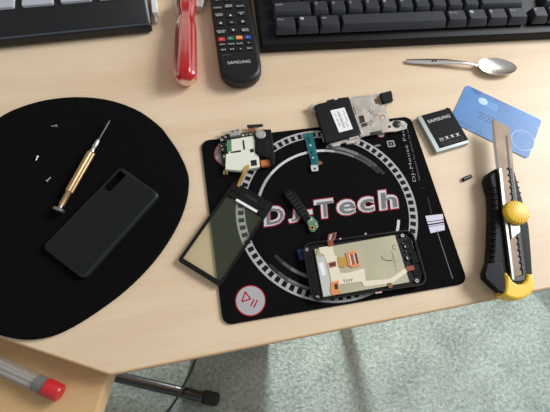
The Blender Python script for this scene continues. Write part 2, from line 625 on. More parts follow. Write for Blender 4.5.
# ------------------------------------------------------------------ plain black mouse mat (left)
fr = Fr((20, 330), (150, 250), 0, 0)
outl = [(-60, 190), (-42, 150), (0, 118.5), (24, 107), (50, 100.2), (80, 97.8), (110, 101), (138, 111), (159, 126), (168.5, 137.5), (179, 153), (187.5, 172),
        (188.5, 188), (185, 206), (177, 226), (164.5, 247), (148, 268), (125, 290.5), (100, 309.5), (75, 325.5), (52, 336), (30, 339.6), (12, 338), (-6, 332), (-30, 312), (-52, 270), (-62, 230)]
op = smooth_closed(fr.ls(outl, 2), 5)
o = MB().prism(op, 0.05, 4, 'cloth', 1.2).build('mouse_mat')
fr.put(o); tag(o, 'plain black rounded cloth mouse mat under the charcoal phone cover', 'mouse mat')

# ------------------------------------------------------------------ screws on it
sfr = Fr((49, 127), (57, 126), 5, 4.05)
for i, (pa, pb, lab) in enumerate((((50.6, 126.6), (57, 125.9), 'tiny silver screw on the black mat, farthest from the charcoal cover'),
                                    ((37.8, 156.5), (35.6, 161.5), 'tiny silver screw on the black mat, leftmost of the three'),
                                    ((51.4, 176.8), (46.8, 181.4), 'tiny silver screw on the black mat, closest to the gold screwdriver handle'))):
    f = Fr(pa, pb, 5, 4.05)
    L = f.len
    hd = MB().lathe_x([(0, .5), (0, 1.25), (.9, 1.25), (1.1, .6)] if i == 1 else [(L - 1.1, .6), (L - .9, 1.25), (L, 1.25), (L, .5)], 'silver', z=1.25, n=14)
    th = [(x * L / 14, .62 if x % 2 else .48) for x in range(2, 13)]
    o = hd.lathe_x(th, 'silver', z=1.25, n=12).build('screw')
    f.put(o); tag(o, lab, 'screw', 'screws on the black mat')

# ------------------------------------------------------------------ precision screwdriver
f = Fr((59.4, 210.5), (110.2, 121), 8, 4.05)
L = f.len
root = f.thing('precision_screwdriver', 'small gold precision screwdriver lying on the black mat beside the charcoal cover', 'screwdriver')
zc = 5.2
xa = f.l(63.5, 204, 8)[0]; xb = f.l(69, 192.7, 8)[0]; xc = f.l(92, 152.6, 8)[0]; xd = f.l(99.5, 140.5, 8)[0]
MB().lathe_x([(-1.2, 1.5), (-1.2, 4.6), (-.4, 5.2), (.8, 5.2), (1.6, 4.4), (2.4, 2.2), (4.5, 1.9)], 'satin', z=zc).build('swivel_cap', root)
MB().lathe_x([(4.2, 1.9), (4.4, 2.5), (xb - .6, 2.5), (xb, 3.0)], 'gold', z=zc, n=24).build('neck', root)
MB().lathe_x([(xb - .1, 2.6), (xb + .4, 3.5), (xc - 1.5, 3.7), (xc - .5, 3.3), (xc, 2.4)], 'gold', z=zc, n=24, flute=12, depth=.12).build('handle', root)
MB().lathe_x([(xc - .2, 1.7), (xc + .5, 2.4), (xc + 3, 2.2), (xc + 3.6, 1.7), (xc + 4.6, 2.2), (xd - 1, 2.0), (xd, 1.3)], 'steel', z=zc, n=20).build('chuck', root)
MB().lathe_x([(xd - .2, 1.3), (L - 3, 1.3), (L - 1, 1.1), (L, .7)], 'darkmetal', z=zc, n=14).build('shaft', root)

# ------------------------------------------------------------------ phone back cover
f = Fr((41.8, 247.6), (83.2, 280), 8, 4.05)
root = f.thing('phone_cover', 'charcoal plastic phone back cover lying on the black mat', 'phone cover')
W_, H_ = f.len + 1, 94.5
out0 = rrect(-.5, W_ - .5, 0, H_, 5, 6)
sc_ = Vector(f.l(115, 181.2, 9))
sl = rrect(sc_.x - 3.9, sc_.x + 3.9, sc_.y - 10.6, sc_.y + 10.6, 1.8, 4)
mb = MB()
lv = [(0, 0.0), (0.0, 2.5), (.35, 3.8), (1.2, 4.7), (2.4, 5.0)]
n = len(out0)
rings = [[(x, y, z) for x, y in inset(ccw(out0), d)] for d, z in lv]
mb.add([p for r_ in rings for p in r_], [(k * n + i, k * n + (i + 1) % n, (k + 1) * n + (i + 1) % n, (k + 1) * n + i) for k in range(len(lv) - 1) for i in range(n)], 'coveredge')
top_loop = [(x, y) for x, y, z in rings[-1]]
mb.holed(top_loop, [sl], 3.9, 5.0, 'cover')
mb.build('shell', root)
mb = MB()
mb.band(ccw(inset(ccw(sl), -.7)), ccw(sl), 5.06, 'coveredge', True)
mb.build('slot_rim', root)

# ------------------------------------------------------------------ printed DJ mouse mat
f = Fr((223, 325.5), (465.5, 283.5), 2, 0.05)
root = f.thing('printed_mouse_mat', 'black rectangular turntable-print mouse mat under the dismantled phone', 'mouse mat')
mw, mh = f.len + 2.6, 174.5
mb = MB().prism(rrect(0, mw, 0, mh, 8, 6), 0, 2.0, 'djcloth', .5)
ZP = 2.03


def J(px, py):
    return f.l(px, py, 2)


def k_ang(a):
    return a - 19.0 - degrees(f.a)


cw = Vector((48.494, 138.683))
c, s = cos(YAW), sin(YAW)
cw = Vector((c * cw.x - s * cw.y, s * cw.x + c * cw.y)) - Vector(f.o)
c, s = cos(-f.a), sin(-f.a)
rc = (c * cw.x - s * cw.y, s * cw.x + c * cw.y)
# strobe ring: light band with black windows, thin grey lip outside
mb.arc(*rc, 80.4, 80.4, 0, 360, 8.2, ZP, 'ink_light', 96)
NT = 71
for k in range(NT):
    a = 2 * pi * (k + .3) / NT
    hw = 2 * pi / NT * .29
    q = [(rc[0] + r_ * cos(a + e), rc[1] + r_ * sin(a + e)) for r_, e in ((77.4, -hw), (82.6, -hw), (82.6, hw), (77.4, hw))]
    mb.flat(q, ZP + .04, 'ink_black')
# concentric grooves fading out
ic = (rc[0] + .6, rc[1] - 1.4)


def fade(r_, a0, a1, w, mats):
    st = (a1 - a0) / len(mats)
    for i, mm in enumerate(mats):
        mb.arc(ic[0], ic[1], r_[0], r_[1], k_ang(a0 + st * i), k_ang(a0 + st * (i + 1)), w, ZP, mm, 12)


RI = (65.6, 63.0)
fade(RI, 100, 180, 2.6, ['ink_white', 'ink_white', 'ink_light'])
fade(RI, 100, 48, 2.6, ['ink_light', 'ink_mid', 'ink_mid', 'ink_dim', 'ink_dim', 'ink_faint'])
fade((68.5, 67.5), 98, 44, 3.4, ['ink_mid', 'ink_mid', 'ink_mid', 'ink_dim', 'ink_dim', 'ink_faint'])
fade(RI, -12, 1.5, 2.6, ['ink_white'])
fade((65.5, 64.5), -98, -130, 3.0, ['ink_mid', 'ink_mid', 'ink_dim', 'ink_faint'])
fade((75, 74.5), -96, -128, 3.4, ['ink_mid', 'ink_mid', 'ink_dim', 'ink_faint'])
# centre logo lettering
pa, pb = J(262, 217), J(398, 198.5)
lc = ((pa[0] + pb[0]) / 2, (pa[1] + pb[1]) / 2)
la = atan2(pb[1] - pa[1], pb[0] - pa[0])
lw = hypot(pb[0] - pa[0], pb[1] - pa[1])
LOGO = [('D', .0, .165, 1.0), ('J', .175, .29, 1.0), ('-', .30, .365, .2), ('T', .375, .53, 1.0), ('e', .53, .68, .82), ('c', .685, .825, .82), ('h', .835, 1.0, 1.06)]
for (zz, grow, mm, off) in ((0, 3.2, 'ink_red', 0), (.05, 1.9, 'ink_faint', 0), (.10, 1.2, 'ink_white', 0), (.15, -2.2, 'ink_mid', 1)):
    for ch, x0, x1, hh in LOGO:
        h_ = 17.5 * hh
        cx = (x0 + x1) / 2 * lw - lw / 2
        cy = -8.8 + h_ / 2 if ch != '-' else -1.5
        wd = (x1 - x0) * lw - 2.0
        bold = .045
        if off:
            continue
        X = lc[0] + cos(la) * cx - sin(la) * cy; Y = lc[1] + sin(la) * cx + cos(la) * cy
        mb.text(ch, X, Y, ZP + zz, wd + grow * .8, h_ + grow, mm, la, bold=bold + .012 * grow, shear=.12)
# darker lower halves of the letters (two-tone print)
for ch, x0, x1, hh in LOGO:
    if ch == '-':
        continue
    h_ = 17.5 * hh
    cx = (x0 + x1) / 2 * lw - lw / 2 + .7
    cy = -8.8 + h_ / 2 - .8
    X = lc[0] + cos(la) * cx - sin(la) * cy; Y = lc[1] + sin(la) * cx + cos(la) * cy
    mb.text(ch, X, Y, ZP + .15, (x1 - x0) * lw - 4.4, h_ - 2.4, 'ink_mid', la, bold=.016, shear=.12)


def button(px, py, r_):
    cx, cy = J(px, py)
    mb.flat(circ(cx, cy, r_, 36), ZP, 'ink_red')
    mb.flat(circ(cx, cy, r_ - .9, 36), ZP + .05, 'ink_light')
    mb.flat(circ(cx - .6, cy + .6, r_ - 3.4, 36), ZP + .08, 'ink_light')
    return cx, cy


cx, cy = button(250.5, 300.5, 12.8)
tri = [J(241.9, 301.7), J(250.6, 299.1), J(245.2, 291.8)]
for i in range(3):
    mb.line([tri[i], tri[(i + 1) % 3]], 1.2, ZP + .12, 'ink_red')
mb.line([J(250.7, 306), J(254, 299.3)], 1.2, ZP + .12, 'ink_red')
mb.line([J(253.8, 307.4), J(257.4, 300)], 1.2, ZP + .12, 'ink_red')
button(228.5, 153.5, 14.0)
# pitch fader on the right
mb.line([J(427.6, 197), J(431.5, 214)], .5, ZP, 'ink_dim')
mb.line([J(437, 231), J(452.6, 278.5)], .7, ZP, 'ink_mid')
sl_ = [J(425.3, 215.9), J(442.7, 214), J(445, 230), J(430.6, 233.2)]
mb.flat(sl_, ZP, 'ink_lav')
for t0, w in ((.36, .7), (.52, 1.3), (.64, .5)):
    aa = [sl_[0][k] * (1 - t0) + sl_[3][k] * t0 for k in (0, 1)]
    bb = [sl_[1][k] * (1 - t0) + sl_[2][k] * t0 for k in (0, 1)]
    mb.line([tuple(aa), tuple(bb)], w, ZP + .05, 'ink_black')
for i in range(3):
    mb.flat(circ(*J(421 + i * 1.6, 188 + .2 * i), .35, 8), ZP, 'ink_dim')
# lettering along the right edge
pa, pb = J(415, 181.5), J(402.6, 129.5)
ta = atan2(pb[1] - pa[1], pb[0] - pa[0])
mb.text('DJ-Mouse Pad', (pa[0] + pb[0]) / 2, (pa[1] + pb[1]) / 2, ZP, hypot(pb[0] - pa[0], pb[1] - pa[1]), 4.0, 'ink_light', ta, bold=-.012)
pa, pb = J(420.2, 180.6), J(406.6, 128)
mb.text("Optimized for optical DJ use", (pa[0] + pb[0]) / 2, (pa[1] + pb[1]) / 2, ZP, hypot(pb[0] - pa[0], pb[1] - pa[1]), 2.1, 'ink_mid', ta)
# small icons at the upper right
x, y = J(391, 143.8)
mb.holed(rrect(x - 3.8, x + 3.8, y - 3.6, y + 3.6, 1.2, 3), [rrect(x - 2.7, x + 2.7, y - 2.5, y + 2.5, .8, 3)], ZP, ZP + .03, 'ink_light')
mb.box(x - 1.2, x + 1.2, y - 1.2, y + 1.2, ZP, ZP + .03, 'ink_mid')
x, y = J(377.5, 145.5)
mb.flat([(x - 3, y - 1.2), (x + 3, y - 1.2), (x + 3.6, y + .6), (x, y + 1.4), (x - 3.6, y + .2)], ZP, 'ink_mid')
x, y = J(380.5, 133.6)
mb.flat(circ(x, y, 4.6, 24), ZP, 'ink_red'); mb.flat(circ(x, y, 4.0, 24), ZP + .04, 'ink_light')
mb.build('pad_surface', root, smooth=30)
MATF = f

# ------------------------------------------------------------------ logic board with shield, camera and speaker module
f = Fr((225, 169.4), (259.7, 167), 9, 2.1)
root = f.thing('phone_circuit_board', 'cream-shielded phone circuit board with camera module on the printed mat corner', 'circuit board')
HB = 8.0


def q(pts, h=HB):
    return f.ls(pts, h)


mb = MB().prism(q([(222, 166), (220, 147), (221, 138), (226, 134), (255, 131.5), (262, 146), (263, 165), (240, 171)], 4), 0, 2.0, 'pcbdark', .2)
mb.build('board', root)
mb = MB().prism(q([(228.3, 142.5), (231.2, 139.2), (253.6, 135.4), (255.2, 141), (255, 153), (258.7, 155), (259.8, 166.6), (240, 170.6), (225.2, 169.2), (225.8, 153.8), (228.4, 153.2)]), 2.0, 5.6, 'shield', .5)
sh = mb.build('shield_plate', root)
mb = MB()
for pts in ([(242.3, 140.3), (244, 140), (245.2, 149.3), (243.5, 149.7)], [(230.6, 151.6), (240.8, 150), (241, 151.8), (230.8, 153)],
            [(249.8, 149.2), (253.4, 148.4), (254, 151.9), (250.4, 152.4)], [(250.6, 160.4), (256.4, 159.4), (257.2, 165.2), (251.2, 166)]):
    mb.prism(q(pts), 5.55, 5.75, 'chip')
mb.build('slot', sh)
MB().prism(q([(226.8, 140.5), (231.2, 139.6), (231.8, 150.8), (227.2, 152)]), 5.3, 5.9, 'pcb', .1).build('green_tab', root)
mb = MB().prism(q([(229, 131), (239.6, 128.6), (240.6, 134.8), (230, 136.8)]), 2.0, 6.8, 'silver', .5)
for xy in ((232.4, 131.6), (237.6, 130.5)):
    mb.prism(circ(*f.l(*xy, 9), .8, 10), 6.75, 6.95, 'chip')
mb.build('usb_socket', root)
mb = MB()
for pts, zz in (([(219.6, 143.6), (223, 142.6), (224.6, 151), (221, 152)], 5.5), ([(220.8, 135.6), (227.6, 133.4), (228.4, 139.4), (222, 141)], 4.8), ([(222.4, 153.2), (225.4, 152.6), (226, 160), (223, 160.4)], 4.5)):
    mb.prism(q(pts), 2.0, zz, 'chip', .2)
mb.build('chip', root)
mb = MB()
for i in range(5):
    mb.prism(q([(218.2, 144 + i * 1.9), (220.6, 143.5 + i * 1.9), (220.8, 144.4 + i * 1.9), (218.4, 144.9 + i * 1.9)], 5), 1.4, 2.5, 'goldcontact')
for i in range(4):
    mb.prism(q([(222 + i * 1.6, 131.8 - i * .35), (222.9 + i * 1.6, 131.6 - i * .35), (223.2 + i * 1.6, 134 - i * .3), (222.3 + i * 1.6, 134.2 - i * .3)], 5), 2.0, 3.2, 'silver')
mb.build('contact_pins', root)
for (px, py, w_, d_, hh, mm) in ((221.6, 139.4, 2.6, 2.2, 5.2, 'silver'), (225.4, 136.6, 2.4, 1.6, 5.2, 'silver'), (221.4, 146, 1.4, 1.4, 6.0, 'silver'), (222.4, 149.6, 1.4, 1.4, 6.0, 'silver'),
                                 (224, 156, 1.6, 2.4, 5.0, 'silver'), (243, 134, 2.2, 1.6, 3.6, 'lcdpale'), (246.6, 133.2, 1.6, 1.6, 3.2, 'goldcontact'), (250.4, 132.8, 2.2, 1.4, 3.4, 'silver'), (226.4, 144.6, 1.2, 2.2, 5.6, 'pcb')):
    x, y = f.l(px, py, HB)
    MB().box(x - w_ / 2, x + w_ / 2, y - d_ / 2, y + d_ / 2, 1.9, hh, mm, .15).build('component', root)
hk = q([(223.4, 170), (227.6, 170.2), (227.8, 174.2), (226.2, 174.2), (226, 172), (225.2, 171.8), (224.8, 174.6), (223, 174.2)], 5)
MB().prism(hk, 1, 3, 'goldcontact', .2).build('hook', root)
mod = MB().prism(q([(254.6, 131), (261, 129), (270.8, 128.8), (272.2, 133), (274.6, 155), (275, 163.4), (270.8, 164), (270.2, 158), (258, 154.2), (256, 150)], 10), .3, 7.4, 'blackmatt', .8).build('camera_module', root)
lx, ly = f.l(260.6, 134.2, 10)
mb = MB().lathe_z([(4.9, 7.2), (4.9, 8.0), (4.3, 8.6), (.4, 8.7)], 'silver', lx, ly, 28)
mb.lathe_z([(1.1, 8.65), (1.1, 8.8), (.2, 8.8)], 'lcdpale', lx, ly, 12)
mb.build('lens', mod)
mb = MB()
for i in range(3):
    mb.prism(q([(264.8 + i * 1.6, 140 + i * .2), (265.6 + i * 1.6, 139.9 + i * .2), (267.2 + i * 1.6, 151 + i * .2), (266.4 + i * 1.6, 151.2 + i * .2)], 10), 7.35, 7.6, 'chip')
mb.build('ridge', mod)
MB().prism(q([(260.4, 160.4), (269.8, 158.8), (270.6, 165.2), (261.2, 166.6)], 6), .5, 4.4, 'copper', .7).build('copper_contact', root)
fx = MB().prism(q([(248.4, 127.4), (251.4, 126.4), (254.8, 128.2), (256.4, 134), (250, 135.4), (248.6, 131)], 4), 1.2, 1.8, 'brownflex').build('flex_tail', root)
MB().prism(q([(246.8, 125.2), (262.6, 124.2), (263.2, 126.4), (259, 127.4), (247.4, 128)], 4), 1.7, 2.6, 'chip', .2).build('connector', fx)

# ------------------------------------------------------------------ metal chassis with the black labelled plate
f = Fr((326, 142.7), (361.5, 133.3), 9, 2.1)
root = f.thing('phone_chassis', 'grey metal phone chassis with a black plate and white label at the mat top edge', 'phone part')
HC = 9.0
outer = [(345, 98.6), (352, 95.4), (362, 94), (374, 93.2), (383, 90.8), (390, 88.6), (393.6, 91.4), (393.4, 100.6), (385.4, 102.4), (386.8, 109), (389.2, 113.6), (390.4, 120.4), (397.5, 118.4), (405, 119.4), (408.4, 122.6), (407.6, 127),
         (398, 129.6), (389, 130.2), (374, 132.6), (361, 135.6), (350, 138)]
holes = [[(359.2, 114.4), (364.4, 113.4), (366, 120.4), (360.6, 121.6)], [(374.6, 97.4), (380, 96), (381.6, 101.4), (376.4, 102.4)], [(379.8, 114), (385, 113), (386, 117.2), (380.6, 118.2)]]
pl = MB().holed(q(outer, HC), [q(h, HC) for h in holes], 2.5, 4.0, 'chassis').build('metal_plate', root)
mb = MB()
for pts in ([(362.4, 122.2), (367.8, 121), (368.4, 124.2), (363, 125.4)], [(351, 106.4), (354.4, 105.4), (356.8, 113.4), (353.4, 114.4)], [(371, 131), (382.4, 128.8), (383, 132), (371.8, 134)]):
    mb.prism(q(pts, HC), 3.9, 4.6, 'chassisdark', .2)
mb.build('dark_recess', pl)
mb = MB()
for pts in ([(369.4, 105.6), (373, 104.6), (377, 116.4), (373.4, 117.6)],):
    ax = f.l(373.5, 111.5, HC)
    mb.text('SEC', ax[0], ax[1], 4.06, 11, 4.2, 'chassisdark', radians(-62))
    ax = f.l(371.4, 120.6, HC)
    mb.text('OK', ax[0], ax[1], 4.06, 7, 4.6, 'chassisdark', radians(30), shear=.3)
mb.line([f.l(x, y, HC) for x, y in ((357.4, 105.2), (359, 108), (361.6, 107), (362.4, 110))], .5, 4.06, 'chassisdark')
mb.build('pen_marks', pl)
MB().prism(q([(351, 97.6), (349.4, 99), (353.4, 118), (361, 135.2), (364, 133.6), (356.6, 116)], HC), 4.0, 4.9, 'chassis', .2).build('raised_rail', pl)
MB().prism(q([(380.4, 93), (391.6, 90.2), (393.4, 99.6), (383.4, 102.4)], 10), 2.0, 7.5, 'blackmatt', .5).build('black_block', root)
cx, cy = f.l(398, 122.6, HC)
MB().lathe_z([(4.0, 4.0), (4.0, 4.9), (3.4, 5.2), (.3, 5.2)], 'chip', cx, cy, 24).build('round_motor', root)
x, y = f.l(405.2, 123.6, HC)
MB().lathe_z([(2.2, 3.9), (2.2, 4.6), (1.2, 4.6), (1.2, 4.1), (.2, 4.1)], 'silver', x, y, 16).build('screw_boss', root)
x, y = f.l(390.6, 125, HC)
MB().lathe_z([(1.4, 3.9), (1.4, 4.5), (.2, 4.5)], 'chassisdark', x, y, 12).build('screw_boss', root)
mb = MB().prism(q([(308, 106.4), (312, 103.8), (315.4, 104.6), (318, 112), (312.8, 111.2)], 6), 1.5, 3.2, 'chassis', .3).build('side_tab', root)
low = q([(326, 143), (323.6, 140.6), (321, 133), (361, 133), (364, 135.4), (358, 139.6), (355, 142.6), (347, 143.8), (346, 142), (341, 143), (340, 145.2), (333, 146.6), (331.4, 144.6)], 5)
MB().prism(low, .2, 2.6, 'chassis', .3).build('lower_lip', root)
plq = q([(314.6, 105.2), (318, 103.4), (326, 101.6), (327.2, 99.9), (334, 98.2), (335, 99.4), (337.8, 98.8), (338.4, 97.6), (348.6, 96.4), (350.2, 99.8), (355.4, 116), (361.4, 133), (343.5, 138), (326.4, 142.6), (324.6, 138)], HC)
bp = MB().prism(plq, 1.0, 6.4, 'platter', .6).build('black_plate', root)
stk = q([(330.2, 110.6), (344.4, 107.4), (353, 129), (339.2, 132.6)], 8.5)
mb = MB().prism(stk, 6.38, 6.5, 'sticker')


def bl(u, v):
    a0 = Vector(stk[0]).lerp(Vector(stk[1]), u); b0 = Vector(stk[3]).lerp(Vector(stk[2]), u)
    return tuple(a0.lerp(b0, v))


sa = atan2(stk[3][1] - stk[0][1], stk[3][0] - stk[0][0])
x_, y_ = bl(.82, .5); mb.text('S/N 3562', *bl(.83, .38), 6.53, 13, 1.6, 'ink_black', sa)
for i in range(17):
    v0 = .12 + .76 * i / 17
    w = (.5, .9, .4, 1.1, .6)[i % 5] * .022
    mb.flat([bl(.38, v0), bl(.56, v0), bl(.56, v0 + w), bl(.38, v0 + w)], 6.53, 'ink_black')
mb.text('GT 8F 09', *bl(.22, .45), 6.53, 15, 1.5, 'ink_black', sa)
mb.text('IMEI', *bl(.72, .75), 6.53, 6, 1.5, 'ink_black', sa)
mb.build('white_label', bp)

# ------------------------------------------------------------------ little teal board
f = Fr((315.3, 171.5), (307.6, 132.6), 4, 2.1)
root = f.thing('small_circuit_board', 'narrow teal circuit board strip on the mat below the black labelled plate', 'circuit board')
L = f.len
mb = MB().prism(f.ls([(303.4, 134.4), (312.8, 132.2), (314.6, 141), (316.4, 151), (318.4, 160.4), (318.6, 168.4), (312, 170.8), (310.6, 160), (307.6, 150), (305.8, 141)], 3.5), 0, 1.2, 'pcbteal', .1)
mb.build('board', root)
mb = MB()
for i, (px, py, w, h_) in enumerate(((308.4, 138.6, 2.4, 1.6), (310.4, 145.6, 1.8, 2.4), (311.8, 152.4, 2.2, 1.6), (313, 158, 1.6, 1.6), (309.4, 142, 1.4, 1.2))):
    x, y = f.l(px, py, 3.5)
    mb.box(x - w / 2, x + w / 2, y - h_ / 2, y + h_ / 2, 1.15, 1.9, 'lcdpale' if i % 2 else 'chip')
mb.build('component', root)
x, y = f.l(314.6, 168.2, 4)
mb = MB().holed(rrect(x - 3.2, x + 3.2, y - 3.4, y + 3.4, 1), [circ(x - .6, y, 1.2, 12)], 1.1, 2.2, 'lcdpale').build('connector', root)
x, y = f.l(320, 162.4, 4)
MB().prism(f.ls([(317.6, 160.6), (321.4, 161.2), (323, 163.6), (318.6, 164.6)], 3.5), .4, 1.0, 'brownflex').build('flex_tab', root)
mb = MB()
for px in (304.2, 308, 311.8):
    x, y = f.l(px, 133.4 - (px - 304) * .16, 3.5)
    mb.box(x - .7, x + .7, y - .7, y + .7, 1.15, 1.7, 'goldcontact')
mb.build('contact_pad', root)

# ------------------------------------------------------------------ touch panel
f = Fr((177.5, 260.6), (220.4, 287.2), 4.5, 2.15)
root = f.thing('touch_panel', 'glass touch panel in a black frame lying across the mat left edge', 'touch panel')
tw, th = f.len, 88.0
hp = 5.2
outp = rrect(0, tw, 0, th, 2.5, 5)
win = rrect(2.6, tw - 2.6, 4.2, th - 14.5, .6, 3)
s1 = [f.l(*p_, hp) for p_ in ((236, 199.6), (252.8, 211.2), (251.8, 213), (235, 201.2))]
fr_ = MB().holed(outp, [win], .3, 2.6, 'blackgloss').build('bezel', root)
MB().box(2.4, tw - 2.4, 4.0, th - 14.3, .9, 1.9, 'tglass').build('glass', root)
mb = MB().holed(rrect(.25, tw - .25, .25, th - .25, 2.3, 5), [rrect(1.2, tw - 1.2, 1.2, th - 1.2, 1.6, 5)], 2.6, 2.85, 'blackmatt')
mb.build('rim', fr_)
mb = MB().box(12, tw - 8, th - 15.6, th - 13.2, 2.55, 2.85, 'sticker', r=.4)
mb.build('white_strip', root)
mb = MB().box(16.5, tw - 14, th - 7.4, th - 4.8, 2.55, 3.0, 'chip', r=1.2)
mb.build('earpiece_slot', root)
mb = MB()
for x0, x1, y0, y1, hh in ((3, 13, th - 9, th - 2.5, 3.6), (tw - 13, tw - 3, th - 10, th - 3, 3.5), (tw - 9, tw - 3, th - 16, th - 11, 3.2), (3, 8, th - 15, th - 10.5, 3.2)):
    mb.box(x0, x1, y0, y1, 2.5, hh, 'blackmatt', .3, .6)
mb.build('frame_lug', root)
pts3 = [f.l(238, 187, 5) + (2.7,), f.l(240.4, 180.8, 7) + (4.8,), f.l(244, 173.6, 10) + (8.2,), f.l(247.2, 167.6, 10) + (8.0,), f.l(248.2, 164.8, 9) + (6.6,)]
sp = smooth_open(pts3, 5)
mb = MB()
a_, b_ = [], []
for i, p_ in enumerate(sp):
    d_ = (sp[min(i + 1, len(sp) - 1)] - sp[max(i - 1, 0)]); d_.z = 0; d_.normalize()
    w_ = 1.5 if i < len(sp) - 1 else 1.5
    a_.append((p_.x - d_.y * w_, p_.y + d_.x * w_, p_.z)); b_.append((p_.x + d_.y * w_, p_.y - d_.x * w_, p_.z))
n = len(a_)
vs = a_ + b_ + [(x, y, z - .25) for x, y, z in a_ + b_]
fs = []
for i in range(n - 1):
    fs += [(i, n + i, n + i + 1, i + 1), (2 * n + i, 2 * n + i + 1, 3 * n + i + 1, 3 * n + i), (i, i + 1, 2 * n + i + 1, 2 * n + i), (n + i, 3 * n + i, 3 * n + i + 1, n + i + 1)]
mb.add(vs, fs, 'goldflex')
mb.build('flex_cable', root)

# ------------------------------------------------------------------ black antenna strip with little green end
f = Fr((313.5, 231), (285, 189.5), 5, 2.1)
root = f.thing('antenna_strip', 'black strip with a small green round-contact end lying over the printed lettering', 'phone part')
mb = MB().prism(f.ls([(283.6, 191.6), (290, 188.4), (295.4, 192.2), (302, 202), (309, 212), (311.4, 219), (305.4, 222), (298, 212.4), (290.4, 203), (285.4, 196.4)], 6), 0, 3.2, 'antblack', .8)
st = mb.build('strip', root)
mb = MB()
for i in range(7):
    t = i / 6
    x, y = f.l(289 + 15 * t, 194 + 19.5 * t, 6)
    mb.box(x - .5, x + .5, y - 3, y + 3, 3.1, 3.6, 'chip', .1)
mb.build('ridge', st)
ge = MB().prism(f.ls([(306, 219.6), (311.8, 215.4), (317.6, 221.6), (318.6, 226.8), (314.4, 231.6), (310.6, 231.4), (308.6, 226)], 5), 0, 2.4, 'pcb', .3).build('green_end', root)
x, y = f.l(312.2, 227.6, 5)
MB().lathe_z([(2.6, 2.3), (2.6, 3.0), (1.1, 3.0), (1.1, 2.4), (.2, 2.4)], 'goldcontact', x, y, 20).build('contact_ring', ge)
mb = MB()
for px, py, w in ((311.4, 219.4, 2.2), (315.6, 224, 1.4), (316.6, 226.6, 1.2), (309.2, 220.8, 1.3)):
    x, y = f.l(px, py, 5)
    mb.box(x - w / 2, x + w / 2, y - w / 2, y + w / 2, 2.3, 3.0, 'lcdpale', .1)
mb.build('component', ge)
wp = [f.l(317.6, 226.6, 5) + (1.6,), f.l(318.2, 233, 8) + (5.5,), f.l(317.6, 240, 11) + (8.6,), f.l(317.2, 248, 10) + (7.6,), f.l(316.4, 254, 9) + (6.6,), f.l(312, 259, 8.6) + (6.3,)]
MB().tube(smooth_open(wp, 5), .28, 'blackmatt', 6).build('wire', root)

# ------------------------------------------------------------------ phone display in its front frame
f = Fr((313.5, 301.5), (428, 284.6), 7.5, 2.1)
root = f.thing('phone_display_assembly', 'opened black phone front with beige display back and orange ribbon cables on the mat', 'phone part')
pw, ph = f.len, f.l(302.6, 243.4, 7.5)[1]
HP = 8.0
r_out = rrect(-1.2, pw + .2, 0, ph, 8, 7)
r_in = rrect(.6, pw - 1.6, 1.8, ph - 1.8, 6.4, 7)
fm = MB().holed(r_out, [r_in], .0, 6.0, 'blackgloss')
fm.holed(inset(ccw(r_out), .3), [inset(ccw(r_out), .75)], 6.0, 6.35, 'darkmetal')
fb = fm.build('front_frame', root)
mb = MB().prism(inset(ccw(r_out), 1.5), .2, 4.0, 'blackmatt')
mb.build('inner_tray', root)
lq = f.ls([(314.4, 248.8), (395, 234.8), (409.8, 281.9), (323.4, 297.2)], HP)
lcd = MB().prism(lq, 3.9, 5.4, 'lcd', .3).build('display_back', root)
z0 = 5.45


def fp(pts, z, zt, m_, name, par, bev=0.0, h=HP):
    return MB().prism(f.ls(pts, h), z, zt, m_, bev).build(name, par)


def cq(pts):   # points read in the 4.074x crop whose corner is (300, 220)
    return [(300 + x / 4.074, 220 + y / 4.074) for x, y in pts]


flex = fp(cq([(78, 112), (132, 104), (140, 140), (150, 150), (158, 190), (164, 216), (200, 214), (262, 196), (268, 248), (366, 240), (428, 196), (446, 206), (376, 256), (262, 272), (250, 250), (166, 262), (130, 266), (124, 232), (112, 178), (96, 140), (80, 134)]), z0 - .1, z0 + .25, 'creamflex', 'cream_ribbon', lcd)
pale = fp(cq([(66, 150), (100, 148), (124, 256), (134, 300), (96, 312)]), z0 - .1, z0 + .1, 'lcdpale', 'pale_strip', lcd)
fp(cq([(76, 176), (94, 172), (106, 222), (90, 228)]), z0 + .05, z0 + .2, 'sticker', 'white_patch', lcd)
mb = MB()
mb.prism(f.ls(cq([(112, 92), (134, 84), (138, 104), (118, 110)]), HP), z0, z0 + .6, 'redflex')
mb.prism(f.ls(cq([(116, 58), (150, 48), (144, 78), (134, 86), (112, 92)]), 9), z0 + .5, z0 + 1.1, 'brownflex', .1)
mb.prism(f.ls(cq([(124, 60), (130, 58), (124, 80), (119, 80)]), 9), z0 + 1.05, z0 + 1.3, 'lcdpale')
mb.prism(f.ls(cq([(138, 56), (143, 54), (137, 76), (132, 77)]), 9), z0 + 1.05, z0 + 1.3, 'chip')
mb.build('loose_connector_tail', lcd)
fp(cq([(152, 152), (186, 150), (192, 186), (182, 192), (158, 192)]), z0 + .1, z0 + .6, 'goldflex', 'amber_patch', lcd, .1)
mb = MB()
mb.prism(f.ls(cq([(186, 134), (226, 124), (230, 136), (244, 188), (212, 194), (196, 186)]), HP), z0 + .1, z0 + .7, 'orangeflex', .1)
for i, (c_, w) in enumerate((('creamflex', 5), ('brownflex', 5), ('lcdpale', 4), ('chip', 5))):
    x0 = 197 + i * 9
    mb.prism(f.ls(cq([(x0, 142 - i * 2), (x0 + w, 141 - i * 2), (x0 + w + 9, 182 - i * 2), (x0 + 9, 184 - i * 2)]), HP), z0 + .65, z0 + 1.1, c_)
mb.build('ribbon_socket', lcd)
mb = MB().prism(f.ls(cq([(118, 174), (146, 168), (148, 188), (122, 194)]), HP), z0 + .2, z0 + .8, 'redflex', .1)
mb.prism(f.ls(cq([(126, 178), (140, 175), (141, 183), (128, 186)]), HP), z0 + .75, z0 + .9, 'chip')
mb.build('brown_connector', lcd)
